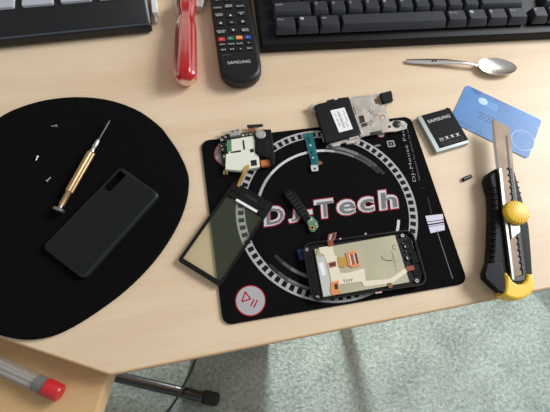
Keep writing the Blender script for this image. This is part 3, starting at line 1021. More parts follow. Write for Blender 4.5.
mb = MB().prism(f.ls(cq([(126, 254), (158, 246), (160, 282), (168, 300), (132, 306), (124, 290)]), HP), z0 + .2, z0 + .6, 'orangeflex', .1)
mb.prism(f.ls(cq([(140, 262), (152, 259), (155, 280), (144, 283)]), HP), z0 + .55, z0 + .9, 'chip')
mb.build('orange_tab', lcd)
fp(cq([(430, 190), (460, 186), (468, 202), (438, 210)]), z0 + .2, z0 + .8, 'redflex', 'red_tab', lcd, .1)
fp(cq([(356, 258), (372, 254), (378, 274), (362, 278)]), z0 + .1, z0 + .6, 'brownflex', 'brown_tab', lcd, .1)
fp(cq([(305, 288), (332, 284), (335, 296), (308, 300)]), z0 + .1, z0 + .5, 'pinkflex', 'pink_tab', lcd, .1)
mb = MB()
x, y = f.l(*cq([(196, 246)])[0], HP)
mb.text('A976', x, y, z0 + .29, 8.4, 3.0, 'chassisdark', radians(180))
mb.build('stamped_number', lcd)
mb = MB()
pts = [f.l(*p_, HP) for p_ in cq([(332, 148), (338, 158), (350, 164), (364, 166), (376, 164)])]
mb.line(pts, .7, z0 + .02, 'chassisdark')
mb.build('pen_stroke', lcd)
mb = MB()
x, y = f.l(*cq([(386, 110)])[0], HP)
mb.arc(x, y, 1.9, 1.9, 40, 300, .5, z0 + .02, 'chassisdark', 14)
pa = f.l(*cq([(374, 128)])[0], HP); pb = f.l(*cq([(394, 206)])[0], HP)
mb.text('LMS300 C13', (pa[0] + pb[0]) / 2, (pa[1] + pb[1]) / 2, z0 + .02, hypot(pb[0] - pa[0], pb[1] - pa[1]), 1.2, 'chassisdark', atan2(pb[1] - pa[1], pb[0] - pa[0]))
mb.build('part_number', lcd)
for px, py in ((306.6, 249.4), (317.6, 297.4), (402.6, 235.4), (417, 280.6)):
    x, y = f.l(px, py, HP)
    MB().lathe_z([(1.5, 3.9), (1.5, 5.8), (.8, 5.8), (.7, 5.0), (.1, 5.0)], 'chassis', x, y, 16).build('screw_boss', root)
mb = MB()
for px, py, s_ in ((406.6, 246, 2.2), (408.8, 257.4, 2.6), (404, 243, 1.4), (407, 251, 1.4)):
    x, y = f.l(px, py, HP)
    MB().lathe_z([(s_, 3.9), (s_, 4.8), (s_ * .8, 5.3), (s_ * .5, 5.2), (.1, 4.6)], 'darkmetal', x, y, 14).build('metal_stud', root)
mb = MB()
for pts, zz in (([(404, 240), (412, 238), (415, 249), (407.6, 251)], 4.9), ([(410, 252), (418, 250), (421, 262), (413, 264)], 5.2), ([(412, 266), (421, 264), (423.4, 275), (415, 277)], 4.7), ([(305, 254), (312, 253), (316, 272), (309, 274)], 4.8), ([(309.6, 276), (316, 275), (319.6, 293), (313.6, 294)], 5.0)):
    MB().prism(f.ls(pts, HP), 3.9, zz, 'blackgloss', .4).build('black_insert', root)
MB().prism(f.ls([(297.2, 249.4), (302.4, 248), (304.8, 259), (300, 260)], 5), 1.4, 2.4, 'bluetape', .2).build('blue_tab', root)
mb = MB()
for px, py in ((365.5, 234.2), (340, 239.2)):
    x, y = f.l(px, py, HP)
    MB().box(x - .9, x + .9, y - .5, y + .9, 5.5, 6.5, 'chassis', .2).build('clip', root)

# ------------------------------------------------------------------ battery
f = Fr((437, 152.4), (470.3, 142.4), 5.5, .05)
root = f.thing('phone_battery', 'black and silver phone battery lying flat on the desk beside the bank card', 'battery')
bw, bh = f.len, f.l(418.3, 115.8, 5.5)[1]
HBT = 4.8
sk = f.l(418.3, 115.8, HBT)[0]
bq = [(0, 0), (bw, 0), (bw + .6, bh - .6), (sk * .4, bh)]
MB().prism(rrect(0, bw, 0, bh, 1.2, 4), 0, HBT - .05, 'battcase', .8).build('case', root)
mb = MB().prism(rrect(5.2, bw + .15, 3.4, bh - .4, .6, 3), HBT - .1, HBT + .05, 'battlabel')
lx0, lx1 = 5.2, bw
mb.text('SAMSUNG', (lx0 + lx1) / 2 - .6, bh - 9.2, HBT + .09, (lx1 - lx0) * .78, 3.7, 'print', 0, bold=.016)
for i in range(4):
    x = lx0 + 7 + i * 6.2
    y = 12.2
    if i == 0:
        mb.line([(x - 1.8, y + 1.8), (x - 1.8, y - 1.8), (x + 1.8, y - 1.8), (x + 1.8, y + 1.8)], .5, HBT + .09, 'print')
        mb.line([(x - 1.2, y + 1.6), (x + 1.2, y - .2)], .5, HBT + .09, 'print')
        mb.line([(x - 1.2, y - .2), (x + 1.2, y + 1.6)], .5, HBT + .09, 'print')
    else:
        mb.line([(x - 2, y - 1.8), (x + 2, y + 1.8)], .55, HBT + .09, 'print')
        mb.line([(x - 2, y + 1.8), (x + 2, y - 1.8)], .55, HBT + .09, 'print')
        mb.box(x - .9, x + .9, y - .9, y + 1.6, HBT + .05, HBT + .1, 'print')
mb.text('Standard Battery Li-ion 3.7V', (lx0 + lx1) / 2 + .4, 7.6, HBT + .09, (lx1 - lx0) * .82, 1.1, 'ink_mid')
mb.text('Charging Voltage 4.2V', (lx0 + lx1) / 2 + .4, 5.6, HBT + .09, (lx1 - lx0) * .7, 1.0, 'ink_mid')
mb.build('label', root)
mb = MB().box(bw - .7, bw + .25, 1, bh - .6, .8, HBT - .6, 'battlabel', .2)
mb.build('side_label', root)
mb = MB()
x, y = f.l(451, 106.6, 4)
mb.box(bw - 2.4, bw - .8, bh - .2, bh + 1.0, 2.0, 4.0, 'chip', .2)
mb.build('contact', root)

# ------------------------------------------------------------------ bank card
f = Fr((449.6, 120.6), (529, 159.3), .8, .05)
root = f.thing('bank_card', 'blue plastic bank card partly under the blade of the yellow-black cutter', 'card')
cwid, chei = 85.6, 54.0
mb = MB().prism(rrect(0, cwid, 0, chei, 3.2, 5), 0, .55, 'cardedge')
mb.prism(rrect(0, cwid, 0, chei, 3.2, 5), .55, .8, 'cardblue')
ZC = .84
for k in range(11):
    y = 4 + k * 4.6
    mb.line([(3, y), (cwid - 3, y + .6 * sin(k))], .25, ZC, 'cardpale')
for k in range(17):
    x = 5 + k * 4.9
    mb.line([(x, 3), (x + .5, chei - 3)], .2, ZC + .01, 'cardpale')
x, y = f.l(523, 140.4, .8)
mb.arc(x, y, 12.0, 12.0, 0, 360, .7, ZC + .04, 'cardring', 48)
mb.arc(x, y, 7.5, 7.5, 0, 360, .35, ZC + .04, 'cardpale', 40)
x, y = f.l(475.2, 91.2, .8)
mb.text('VISA', x + 1, y, ZC + .05, 11, 4.0, 'carddark', 0, bold=.03, shear=.3)
x, y = f.l(486.5, 117.5, .8)
for k in range(5):
    mb.line([(x + 2 - 11.0 + k * 4.1, y + 2.6), (x + 2 - 11.0 + k * 4.1 + (3.0, 2.2, 3.4)[k % 3], y + 2.6)], 1.3, ZC + .05, 'cardtext')
for k in range(5):
    mb.line([(x + 3 - 10.0 + k * 4.1, y - 1.0), (x + 3 - 10.0 + k * 4.1 + (3.0, 2.2, 3.4)[k % 3], y - 1.0)], 1.3, ZC + .05, 'cardtext')
for k in range(5):
    mb.line([(x + 2 - 10.5 + k * 4.1, y - 4.2), (x + 2 - 10.5 + k * 4.1 + (3.0, 2.2, 3.4)[k % 3], y - 4.2)], 1.3, ZC + .05, 'cardtext')
for k in range(7):
    mb.line([(22 - 15.0 + k * 4.1, 4.2), (22 - 15.0 + k * 4.1 + (3.0, 2.2, 3.4)[k % 3], 4.2)], 0.7, ZC + .05, 'cardtext')
x, y = f.l(537.5, 128, .8)
mb.flat(circ(x, y, .7, 10), ZC + .05, 'cardedge')
mb.build('card_body', root)
x, y = f.l(483, 101.4, .8)
mb = MB().prism(circ(x, y, 5.2, 24, 4.6), .78, .9, 'hologram')
mb.build('hologram', root)
mb = MB().prism(rot(rrect(x + 4, x + 17, y - 6, y + 4, 1.5), 0), .78, .88, 'cardpale')
mb.build('signature_patch', root)

# ------------------------------------------------------------------ tiny black chip part
f = Fr((464, 181.2), (472.6, 177.2), 2, .05)
o = MB().prism([(0, 0), (f.len, 0), (f.len, 3.4), (.8, 3.7)], 0, 2.6, 'blackmatt', .3).box(1.2, f.len - 1.2, 1.1, 2.4, 2.55, 2.75, 'chip').build('plastic_chip')
f.put(o); tag(o, 'tiny black plastic chip alone on the desk left of the cutter grip', 'phone part')

# ------------------------------------------------------------------ snap-off cutter
f = Fr((517, 297), (501, 122.5), 12, .05)
root = f.thing('utility_knife', 'yellow and black snap-off utility knife with its blade over the blue card', 'knife')
HK = 12.0
gp = f.ls([(498, 169.2), (491, 171.6), (484.6, 176), (483.4, 180), (485, 187), (487.6, 196), (488.2, 208), (488, 226), (487.4, 246), (486, 262), (482, 272.6), (482.8, 278.6), (490, 286), (499, 293.4), (505, 294.6)], 6.5) + f.ls([(531.5, 291), (533.4, 283), (531.4, 252), (529.4, 228), (525.4, 210), (519.4, 188), (515, 172), (511.4, 167.4)], 12)
gr = MB().prism(gp, 0, 13.5, 'grip', 3.6, seg=4, low=4).build('grip', root)
mb = MB()
for i in range(14):
    t = i / 13
    py = 186 + 74 * t
    xl = 486.6 + 2.6 * sin(pi * min(1, t * 1.4)) - (1.0 if t > .85 else 0)
    a0, b0 = f.l(xl + 1.4, py, 14), f.l(xl + 9.5, py + 1.5, 14)
    mb.tube([(a0[0], a0[1], 11.6), ((a0[0] * .7 + b0[0] * .3), (a0[1] * .7 + b0[1] * .3), 13.4), (b0[0], b0[1], 13.6)], .85, 'grip', 6)
mb.build('grip_rib', gr)
mb = MB()
for i in range(16):
    t = i / 15
    px, py = 517 + 12.4 * t, 182 + 80 * t
    if py > 190:
        px = 519 + (py - 190) * .135
    a0, b0 = f.l(px - 1.2, py, 14), f.l(px + 2.2, py - .4, 14)
    mb.tube([(a0[0], a0[1], 13.2), (b0[0], b0[1], 12.8)], .7, 'grip', 6)
mb.build('grip_rib', gr)
hq = f.ls([(486.6, 263), (500.4, 262.4), (504, 274), (505, 293.6), (498, 292), (484.8, 279), (483.6, 273.6)], 14)
MB().prism(hq, 12, 15.2, 'grip', 1.2).build('heel_pad', gr)
# metal channel
ch = MB()
HCH = 16
ch.prism(f.ls([(498.6, 170), (514, 169), (517.4, 190), (527, 280), (511, 281), (503, 207)], HCH), 13.0, 14.2, 'darkmetal', .2)
ch.prism(f.ls([(498.4, 168.6), (501.4, 168.4), (505.6, 207), (513.4, 272), (514.4, 280), (511.6, 280), (502.4, 207)], HCH), 14.0, 16.6, 'satin', .4)
ch.build('metal_channel', root)
ch = MB()
ch.prism(f.ls([(509.2, 168), (512, 167.6), (517, 207), (525.8, 274), (522.8, 275), (513.4, 207)], HCH), 14.0, 16.4, 'chassisdark', .4)
for i in range(17):
    t = i / 16
    px, py = 508.8 + 13.2 * t, 168.5 + 100 * t
    x, y = f.l(px, py, HCH)
    ch.lathe_z([(1.3, 14.0), (1.3, 16.3), (.9, 16.6), (.2, 16.6)], 'chip', x, y, 10)
ch.build('ratchet_rail', root)
# blade
HBL = 15.6
b0 = f.ls([(493.4, 118.6), (509.8, 127.8), (512.2, 150), (516.4, 207), (524.4, 274), (514, 277), (503.4, 207), (496.4, 150)], HBL)
bl_ = MB().prism(b0, 14.9, 15.6, 'blade', .1).build('blade', root)
mb = MB()
lf_ = f.ls([(493.4, 118.6), (496.4, 150), (498.6, 169)], HBL)
le_ = f.ls([(491.6, 121.4), (492.6, 140), (496.0, 169)], 15.0)
vs = [(x, y, 15.55) for x, y in lf_] + [(x, y, 15.1) for x, y in le_] + [(x, y, 14.9) for x, y in lf_]
mb.add(vs, [(0, 3, 4, 1), (1, 4, 5, 2), (3, 6, 7, 4), (4, 7, 8, 5), (0, 6, 3), (2, 5, 8)], 'satin')
mb.build('cutting_edge', bl_)
mb = MB().prism(f.ls([(505.6, 135.4), (507.2, 135.6), (510.4, 168), (508.4, 168)], HBL), 15.55, 15.75, 'chassisdark')
mb.build('slit', bl_)
# wheel
x, y = f.l(517, 212.2, 20)
wh = MB().lathe_z([(4, 14.5), (10.4, 15.0), (11.5, 16.3), (11.5, 19.5), (10.6, 21.2), (8.6, 22), (4, 22.5), (.3, 22.6)], 'yellow', x, y, 48, flute=24, depth=.035).build('wheel', root)
mb = MB()
for k in range(20):
    a = 2 * pi * k / 20
    mb.tube([(x + 3 * cos(a), y + 3 * sin(a), 22.4), (x + 8.4 * cos(a), y + 8.4 * sin(a), 21.95), (x + 10.6 * cos(a), y + 10.6 * sin(a), 21.1)], [.3, .5, .5], 'yellow', 6)
mb.build('wheel_rib', wh)
# slider block below the wheel
MB().prism(f.ls([(510, 224), (519.4, 222), (520.4, 232), (511.6, 239)], 17), 14, 17.2, 'satin', .4).build('slider', root)
# yellow end cap
ec_ = f.ls([(503.2, 273.4), (506, 272.8), (509, 277), (512.4, 282), (517, 284.6), (522, 283.6), (525.2, 280), (526, 274.6), (531.6, 274), (534, 284), (533.4, 289), (529.6, 294.6), (523.4, 298.6), (517, 300), (509.4, 298.6), (502.6, 295), (504.6, 288), (504.8, 281)], 14.5)
MB().prism(ec_, .6, 16.4, 'yellow', 2.2, seg=3, low=4).build('end_cap', root)

# ------------------------------------------------------------------ teaspoon
f = Fr((406.5, 60.4), (514.5, 66), 3, .05)
SL = f.len
mb = MB()
stn = [(0, 2.0, 2.2), (1.5, 2.8, 2.2), (8, 3.1, 2.4), (25, 4.0, 3.2), (45, 3.7, 4.4), (60, 2.8, 5.6), (70, 2.1, 5.8), (82, 2.2, 4.2)]
vs, fs = [], []
for x, w, z in stn:
    yb = 0
    for (yy, zz) in ((-w, -.2), (-w * .6, .55), (0, .8), (w * .6, .55), (w, -.2), (0, -.9)):
        vs.append((x * SL / 124, yb + yy - (3.4 * (x - 45) / 37 if x > 45 else 0), z + zz))
n = 6
for i in range(len(stn) - 1):
    for k in range(n):
        j = (k + 1) % n
        fs.append((i * n + k, (i + 1) * n + k, (i + 1) * n + j, i * n + j))
fs.append(tuple(range(n)))
mb.add(vs, fs, 'steel')
root = f.thing('teaspoon', 'shiny steel teaspoon on the desk below the black keyboard', 'spoon')
hd = mb.build('handle', root, smooth=60)
bx, bl0, bwid = SL - 21.5, 21.5, 11.8
mb = MB()
NU, NV = 10, 32
vs, fs = [], []


def bowl_pt(u, a, th_):
    ex = bx + bl0 * u * cos(a) * (1 if cos(a) > 0 else 1.02)
    ey = bwid * u * sin(a) * (1 + .12 * cos(a + pi))
    z = .4 + th_ + 4.4 * u ** 2.2
    z += .0
    return (ex, ey - 4.2, z)


for th_ in (.9, 0.0):
    vs.append(bowl_pt(0, 0, th_))
    for i in range(1, NU + 1):
        for k in range(NV):
            vs.append(bowl_pt(i / NU, 2 * pi * k / NV, th_))
S_ = 1 + NU * NV
for sh_ in (0, 1):
    b_ = sh_ * S_
    F = []
    for k in range(NV):
        j = (k + 1) % NV
        F.append((b_, b_ + 1 + k, b_ + 1 + j))
        for i in range(NU - 1):
            F.append((b_ + 1 + i * NV + k, b_ + 1 + (i + 1) * NV + k, b_ + 1 + (i + 1) * NV + j, b_ + 1 + i * NV + j))
    fs += F if sh_ == 0 else [tuple(reversed(x)) for x in F]
for k in range(NV):
    j = (k + 1) % NV
    fs.append((1 + (NU - 1) * NV + k, S_ + 1 + (NU - 1) * NV + k, S_ + 1 + (NU - 1) * NV + j, 1 + (NU - 1) * NV + j))
mb.add(vs, fs, 'steel')
mb.build('bowl', root, smooth=70)
mb = MB()
for k in range(4):
    x = (28 + k * 3.4) * SL / 124
    mb.box(x, x + 2.2, -1.2, 1.2, 3.9, 4.5, 'chip', .1, .5)
mb.build('engraved_pattern', hd)

# ------------------------------------------------------------------ red screwdriver handle
f = Fr((185.6, 83.5), (186.6, 15), 11, .05)
root = f.thing('screwdriver', 'big screwdriver with translucent red handle beside the remote control', 'screwdriver')
HR = 12.4
pr = [(0, 3.5), (.6, 6.5), (2.4, 9.6), (5.5, 11.6), (9, 12.3), (30, 12.2), (60, 11.7), (70, 11.4), (75, 10.6), (79, 9.2), (84, 8.6), (88, 9.0), (93, 10.4), (98, 11.2), (106, 11.4), (112, 10.6), (116, 8), (117, 4)]
MB().lathe_x(pr, 'red_plastic', z=HR, n=96, flute=8, depth=.07).build('handle', root, smooth=60)
MB().lathe_x([(60, 2.8), (116, 3.0), (230, 3.0), (240, 3.4), (246, 2.6), (248, 1)], 'satin', z=HR, n=20).build('shaft', root)

# ------------------------------------------------------------------ small white plugs
f = Fr((155.5, 17), (153.6, 0), 5, .05)
root = f.thing('cable_plug', 'small white plug beside the black pad controller at the top edge', 'plug')
MB().box(5, 26, -3.2, 3.2, .2, 6.4, 'whiteplastic', 1.0, 1.0).build('body', root)
MB().box(-6, 5.2, -1.2, 1.2, 2.0, 4.2, 'clearwhite', .4).build('tip', root)
MB().tube(smooth_open([(26, 0, 3.3), (40, 1, 3), (70, 8, 2.2), (110, 20, 2.2)], 6), 1.6, 'whiteplastic', 8).build('cord', root)
f = Fr((197, 8), (201, -6), 6, .05)
root = f.thing('plastic_clip', 'pale plastic clip on the desk between the red handle and the remote', 'clip')
MB().prism(rot([(0, -5), (3, -6), (24, -6), (24, 6), (6, 6), (0, 3)], 0), .1, 9, 'clearwhite', 1.6, seg=3).build('body', root)
MB().box(8, 20, -3, 3, 8.8, 10, 'whiteplastic', .5, 1).build('ridge', root)

# ------------------------------------------------------------------ remote control
f = Fr((219, 80), (261, 72), 13, .05)
root = f.thing('remote_control', 'black television remote control between the red screwdriver and the keyboard', 'remote control')
HRM = 15.0
up = Vector(f.l(208.5, 0, HRM)); lowp = Vector(f.l(217, 68, HRM)); ud = (up - lowp).normalized()
ra = atan2(ud.y, ud.x)
rw = 43.5
bc = Vector(f.l(242.8, 84.6, 9))          # bottom middle
# frame along the remote: u along length (from bottom), v across
ux, uy = cos(ra), sin(ra)


def U(u, v):
    return (bc.x + ux * u + uy * v, bc.y + uy * u - ux * v)


def UV(px, py, h=HRM):
    q_ = Vector(f.l(px, py, h)) - bc
    return (q_.x * ux + q_.y * uy, q_.x * uy - q_.y * ux)


body = []
hw = rw / 2
prof = [(200, -hw - 1), (20, -hw), (13, -hw + 1), (7.5, -hw + 3.8), (3, -hw + 8.5), (.8, -hw + 14), (0, 0), (.8, hw - 14), (3, hw - 8.5), (7.5, hw - 3.8), (13, hw - 1), (20, hw), (200, hw + 1)]
body = [U(*p_) for p_ in prof]
MB().prism(body, 0, HRM, 'rem', 4.0, seg=4, low=5).build('body', root)


def rbutton(px, py, w, h_, m_='rembtn', txt=None, shape=None):
    u, v = UV(px, py)
    mb = MB().prism([U(*p_) for p_ in rrect(u - h_ / 2, u + h_ / 2, v - w / 2, v + w / 2, min(w, h_) * .3, 3)], HRM - .6, HRM + 1.0, m_, .4)
    c_ = U(u, v)
    if txt:
        lines = txt.split('\n')
        for i, t_ in enumerate(lines):
            cc_ = U(u + ((len(lines) - 1) / 2 - i) * 2.0, v)
            mb.text(t_, cc_[0], cc_[1], HRM + 1.04, min(w * .92, 1.7 * len(t_)), 1.9, 'print', ra - pi / 2, bold=.01)
    if shape is not None:
        tri_ = [(2.0 * cos(shape + k * 2 * pi / 3), 2.0 * sin(shape + k * 2 * pi / 3)) for k in range(3)]
        mb.flat([U(u + a_, v + b_) for a_, b_ in tri_], HRM + 1.04, 'print')
    return mb.build('button', root)


B = lambda x, y: (200 + x / 7.857, y / 7.857)
for x, y, w, h_, t_ in ((135, 5, 8, 5, 'CH'), (218, 0, 8, 5, 'MUTE'), (300, 0, 8, 5, 'LIST'), (138, 66, 9.5, 5, 'SOURCE'), (225, 52, 8.5, 6.5, 'MENU\nSMART'), (315, 52, 9.5, 5, 'GUIDE'),
                         (150, 122, 9.5, 6, 'TOOLS\nINFO'), (325, 110, 8.5, 6, 'INFO\nE'), (168, 254, 10, 6, 'RETURN\nBACK'), (356, 240, 9.5, 6, 'EXIT\nMENU'), (250, 180, 8.5, 6, 'OK')):
    rbutton(*B(x, y), w, h_, txt=t_)
for x, y, sh_ in ((240, 126, 0.0), (262, 240, pi), (164, 187, -pi / 2), (336, 174, pi / 2)):
    rbutton(*B(x, y), 8.5, 5.5, shape=sh_)
for x, y, m_, t_ in ((170, 312, 'b_red', 'A'), (240, 305, 'b_green', 'B'), (307, 298, 'b_orange', 'C'), (375, 296, 'b_blue', 'D')):
    rbutton(*B(x, y), 7.2, 4.6, m_, txt=t_)
for x, y, t_ in ((175, 354, 'SRS'), (246, 350, 'P.MODE'), (313, 346, 'DUAL'), (383, 340, '>')):
    rbutton(*B(x, y), 7.2, 3.6, txt=t_)
for x, y, t_ in ((186, 396, 'REW'), (252, 391, '||'), (320, 389, '>'), (390, 383, 'REC')):
    rbutton(*B(x, y), 7.2, 3.6, txt=t_)
u, v = UV(239, 62)
mb = MB()
c_ = U(u, v)
mb.text('SAMSUNG', c_[0], c_[1], HRM + .03, 23.5, 3.7, 'print', ra - pi / 2, bold=.008)
c_ = U(*UV(226.5, 55))
mb.text('TM1240A', c_[0], c_[1], HRM + .03, 10, .9, 'ink_mid', ra - pi / 2)
mb.build('lettering', root)

# ------------------------------------------------------------------ keyboard
f = Fr((260.5, 51.8), (550, 38), 3, .05)
root = f.thing('keyboard', 'black computer keyboard at the back edge above the teaspoon', 'keyboard')
HK1 = 17.0
kw, kd = 452.0, 152.0
mb = MB()
# wedge body: front lip, bevelled
sec = [(0, 1.5), (0, 9), (1.2, 11.5), (17.5, HK1), (kd, HK1 + 12), (kd + 3, HK1 + 8), (kd + 3, 1.5)]
x0b, x1b = 0.0, kw
vs = []
for xx, ins in ((x0b, 0), (x0b + 2.5, 1), (x1b - 2.5, 1), (x1b, 0)):
    for (yy, zz) in sec:
        z_ = zz if ins else (zz if zz < 3 else zz - 2.5)
        vs.append((xx, yy, z_))
n = len(sec)
fs = []
for i in range(3):
    for k in range(n):
        j = (k + 1) % n
        fs.append((i * n + k, i * n + j, (i + 1) * n + j, (i + 1) * n + k))
fs.append(tuple(reversed(range(n)))); fs.append(tuple(range(3 * n, 4 * n)))
fs = [tuple(reversed(x)) for x in fs]
mb.add(vs, fs, 'kb')
for x in (30, kw - 30):
    for y in (14, kd - 14):
        mb.box(x - 8, x + 8, y - 4, y + 4, 0, 2, 'rubber')
mb.build('case', root)
kz = lambda y: HK1 + (y - 17.5) * 12 / (kd - 17.5)


def key(x, y, w, d, legend=None, big=False, win=False):
    zb = kz(y) + .2
    zt = zb + 8.0
    a = rrect(x - w / 2, x + w / 2, y - d / 2, y + d / 2, 1.2, 2)
    t_ = rrect(x - w / 2 + 1.8, x + w / 2 - 1.8, y - d / 2 + 3.4, y + d / 2 - .8, 1.6, 2)
    n_k = len(a)
    mid = [(p_[0] * .88 + r_[0] * .12, p_[1] * .88 + r_[1] * .12, zb + 2.0) for p_, r_ in zip(a, t_)]
    rings = [[(p_[0], p_[1], zb) for p_ in a], mid, [(p_[0], p_[1], zt - .4) for p_ in t_], [(p_[0], p_[1], zt) for p_ in inset(t_, .5)]]
    mb = MB()
    mb.add([p_ for r_ in rings for p_ in r_], [(k * n_k + i, k * n_k + (i + 1) % n_k, (k + 1) * n_k + (i + 1) % n_k, (k + 1) * n_k + i) for k in range(3) for i in range(n_k)] + [tuple(range(3 * n_k, 4 * n_k))], 'key')
    lx_, ly_ = x - w / 2 + 3.4, y + d / 2 - 5.4
    if win:
        for i in range(2):
            for j in range(2):
                mb.flat([(lx_ + .4 + i * 1.9, ly_ + j * 1.8 - .3 * i), (lx_ + 2.0 + i * 1.9, ly_ + j * 1.8 - .6 * i), (lx_ + 2.2 + i * 1.9, ly_ + 1.5 + j * 1.8 - .6 * i), (lx_ + .6 + i * 1.9, ly_ + 1.5 + j * 1.8 - .3 * i)], zt + .04, 'legend')
    elif legend:
        wl = 2.5 if len(legend) == 1 else min(w - 7, 1.55 * len(legend))
        mb.text(legend, lx_ + wl / 2, ly_ + 1.2, zt + .04, wl, 2.9 if len(legend) == 1 else 2.0, 'legend')
    return mb.build('key', root, smooth=22)


U1 = 19.05
# where the bottom row sits, from the photo (keys stand about 26 mm above the desk at their tops)
kx0 = f.l(276.2, 21, 26)[0] - 2.0
ky0 = f.l(287, 21.1, 27)[1]
row_y = [ky0 + i * U1 for i in range(5)]


def row(y, x, items):
    for it in items:
        w, t_ = it
        if t_ is not None:
            key(x + w * U1 / 2, y, w * U1 - 1.0, 17.6, t_ if t_ != 'WIN' else None, win=(t_ == 'WIN'))
        x += w * U1


row(row_y[0], kx0, [(1.25, 'Ctrl'), (1.25, 'WIN'), (1.25, 'Alt'), (6.25, ''), (1.25, 'Alt Gr'), (1.25, 'WIN'), (1.25, '='), (1.25, 'Ctrl'), (.3, None), (1, '<'), (1, 'v'), (1, '>')])
row(row_y[1], kx0, [(2.25, 'Shift')] + [(1, c_) for c_ in 'ZXCVBNM,.-'] + [(2.75, 'Shift'), (.3, None), (1, None), (1, '^'), (1, None)])
row(row_y[2], kx0, [(1.75, 'Caps')] + [(1, c_) for c_ in 'ASDFGHJKL;'] + [(1, '#'), (2.25, 'Enter')])
row(row_y[3], kx0, [(1.5, 'Tab')] + [(1, c_) for c_ in 'QWERTYUIOP['] + [(1, ']'), (1.5, 'Enter'), (.3, None), (1, 'Del'), (1, 'End'), (1, 'PgDn')])
row(row_y[4], kx0, [(1, '^')] + [(1, c_) for c_ in '1234567890-='] + [(2, 'Back'), (.3, None), (1, 'Ins'), (1, 'Hm'), (1, 'PgUp')])

# ------------------------------------------------------------------ pad controller (upper left)
f = Fr((0, 48), (150.5, 32.6), 2, .05)
root = f.thing('pad_controller', 'black device with pale grey pads at the upper left of the desk', 'controller')
HPC = 24.0
xr = f.l(150.5, 24, 12)[0]
xl = -190
mb = MB()
sec = [(2, 2), (0, 3.2), (0, 10.5), (.6, 12), (3.6, 12.6), (4.4, 11.6), (5.2, 12.4), (24, HPC - 2), (28, HPC), (150, HPC + 4), (152, HPC), (152, 2)]
vs = []
for xx, k in ((xl, 0), (xr - 3, 0), (xr, 1)):
    for yy, zz in sec:
        vs.append((xx, yy + (1 if k and yy < 10 else 0), zz - (2.5 if k and zz > 5 else 0)))
n = len(sec)
fs = []
for i in range(2):
    for k in range(n):
        j = (k + 1) % n
        fs.append((i * n + k, (i + 1) * n + k, (i + 1) * n + j, i * n + j))
fs.append(tuple(range(n))); fs.append(tuple(reversed(range(2 * n, 3 * n))))
mb.add(vs, fs, 'pc')
for x in (xl + 20, xr - 22):
    for y in (16, 130):
        mb.box(x - 8, x + 8, y - 5, y + 5, 0, 2.2, 'rubber')
mb.build('case', root)
MB().tube([(xl, 2.2, 11.6), (xr - 3, 2.2, 11.6)], 1.5, 'rail_sheen', 12).build('front_rail', root)
xs = [(f.l(px0, py0, 26)[0], f.l(px1, py0, 26)[0]) for px0, px1, py0 in ((21.5, 53, 5), (60.5, 90.6, 4), (98.4, 128, 2))]
pitch = xs[1][0] - xs[0][0]
pw_ = xs[0][1] - xs[0][0]
yf = f.l(37, 7.4, 26)[1] + 3.6
for r_ in range(3):
    for k in range(-3, 4):
        x = xs[0][0] + k * pitch
        if x + pw_ > xr - 4 or x < xl + 4:
            continue
        y = yf + r_ * pitch
        zc_ = HPC + 4 * (y - 26) / 124
        MB().box(x, x + pw_, y, y + pw_, zc_ - .5, zc_ + 2.4, 'padgrey', .8, 1.6).build('pad', root)

# ------------------------------------------------------------------ tube of leads with red cap
f = Fr((0, 366), (60.6, 393.8), -TS + 7, -TS + .05)
root = f.thing('lead_tube', 'clear plastic tube with red cap lying on the lower side table', 'tube')
RT = 6.6
xc1 = f.len - 12.5
L = f.len
mb = MB().lathe_x([(-70, RT - .4), (-69, RT - .05), (xc1 - 1, RT - .05)], 'clear', z=RT, n=32)
mb.build('clear_tube', root)
MB().lathe_x([(xc1 - 1.2, RT - .6), (xc1 - .8, RT), (L - 1.4, RT), (L - .3, RT - .7), (L, RT - 1.8), (L - .4, RT - 2.6), (L - .4, 1)], 'redcap', z=RT, n=32).build('cap', root)
MB().lathe_x([(xc1 - 9.5, RT * .86), (xc1 - 9.4, RT * .93), (xc1 - 3.4, RT * .93), (xc1 - 3.3, RT * .86)], 'tubeband', z=RT, n=28).build('band', root)
for k in range(4):
    a = 2 * pi * k / 6 + pi
    rr_ = 0 if k == 3 else 3.4
    MB().lathe_x([(-66, .5), (-65, 1.7), (xc1 - 14, 1.7), (xc1 - 11, .4)], 'leads', y=rr_ * cos(a), z=RT + rr_ * sin(a), n=12).build('lead', root)

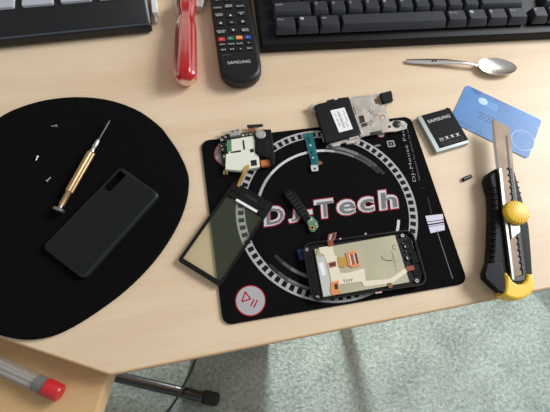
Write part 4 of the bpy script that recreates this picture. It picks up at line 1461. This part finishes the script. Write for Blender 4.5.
# ------------------------------------------------------------------ light
w = bpy.data.worlds.new('room_light'); SC.world = w
w.use_nodes = True
bg = w.node_tree.nodes['Background']
tc = w.node_tree.nodes.new('ShaderNodeTexCoord')
sp_ = w.node_tree.nodes.new('ShaderNodeSeparateXYZ')
rp = w.node_tree.nodes.new('ShaderNodeValToRGB')
w.node_tree.links.new(tc.outputs['Generated'], sp_.inputs[0])
mr = w.node_tree.nodes.new('ShaderNodeMapRange')
mr.inputs['From Min'].default_value = -1; mr.inputs['From Max'].default_value = 1
w.node_tree.links.new(sp_.outputs['Y'], mr.inputs['Value'])
w.node_tree.links.new(mr.outputs[0], rp.inputs['Fac'])
rp.color_ramp.elements[0].color = (.82, .88, .93, 1)      # window side (behind the photographer)
rp.color_ramp.elements[1].color = (.62, .53, .43, 1)      # room side
w.node_tree.links.new(rp.outputs['Color'], bg.inputs['Color'])
bg.inputs['Strength'].default_value = .52


def area_light(name, loc, target, sx, sy, power, color):
    l = bpy.data.lights.new(name, 'AREA')
    l.shape = 'RECTANGLE'; l.size = sx; l.size_y = sy
    l.energy = power; l.color = color
    o = bpy.data.objects.new(name, l); COL.objects.link(o)
    o.location = loc
    o.rotation_euler = (Vector(target) - Vector(loc)).to_track_quat('-Z', 'Y').to_euler()
    return o


area_light('window_light', (1.7, .4, ZD * MM + 1.0), (.15, .1, ZD * MM), 1.0, 1.0, 32, (.84, .93, 1.0))
area_light('ceiling_lamp', (2.4, .9, ZD * MM + 1.8), (.05, .1, ZD * MM), .8, .8, 42, (1.0, .97, .93))
area_light('added_floor_light', (.27, 1.25, .38), (.05, -.1, .0), .20, .5, 74, (.90, .97, 1.0))  # added low light behind the desk, throws the panels' shadows over the carpet

# ------------------------------------------------------------------ camera
cam = bpy.data.cameras.new('camera')
cam.sensor_width = 36.0
cam.sensor_fit = 'HORIZONTAL'
cam.lens = 36.0 * FOC / 550
cam.clip_start = .01
cam.clip_end = 50
co = bpy.data.objects.new('camera', cam); COL.objects.link(co)
co.matrix_world = Matrix.Translation((0, 0, (ZD + HGT) * MM)) @ Matrix.Rotation(YAW, 4, 'Z') @ Matrix.Rotation(TILT, 4, 'X') @ Matrix.Rotation(ROLL, 4, 'Z')
SC.camera = co
SC.view_settings.view_transform = 'Standard'
SC.view_settings.look = 'None'
SC.view_settings.gamma = 1
SC.view_settings.use_curve_mapping = False
SC.view_settings.exposure = 0.0
SC.cycles.max_bounces = 8
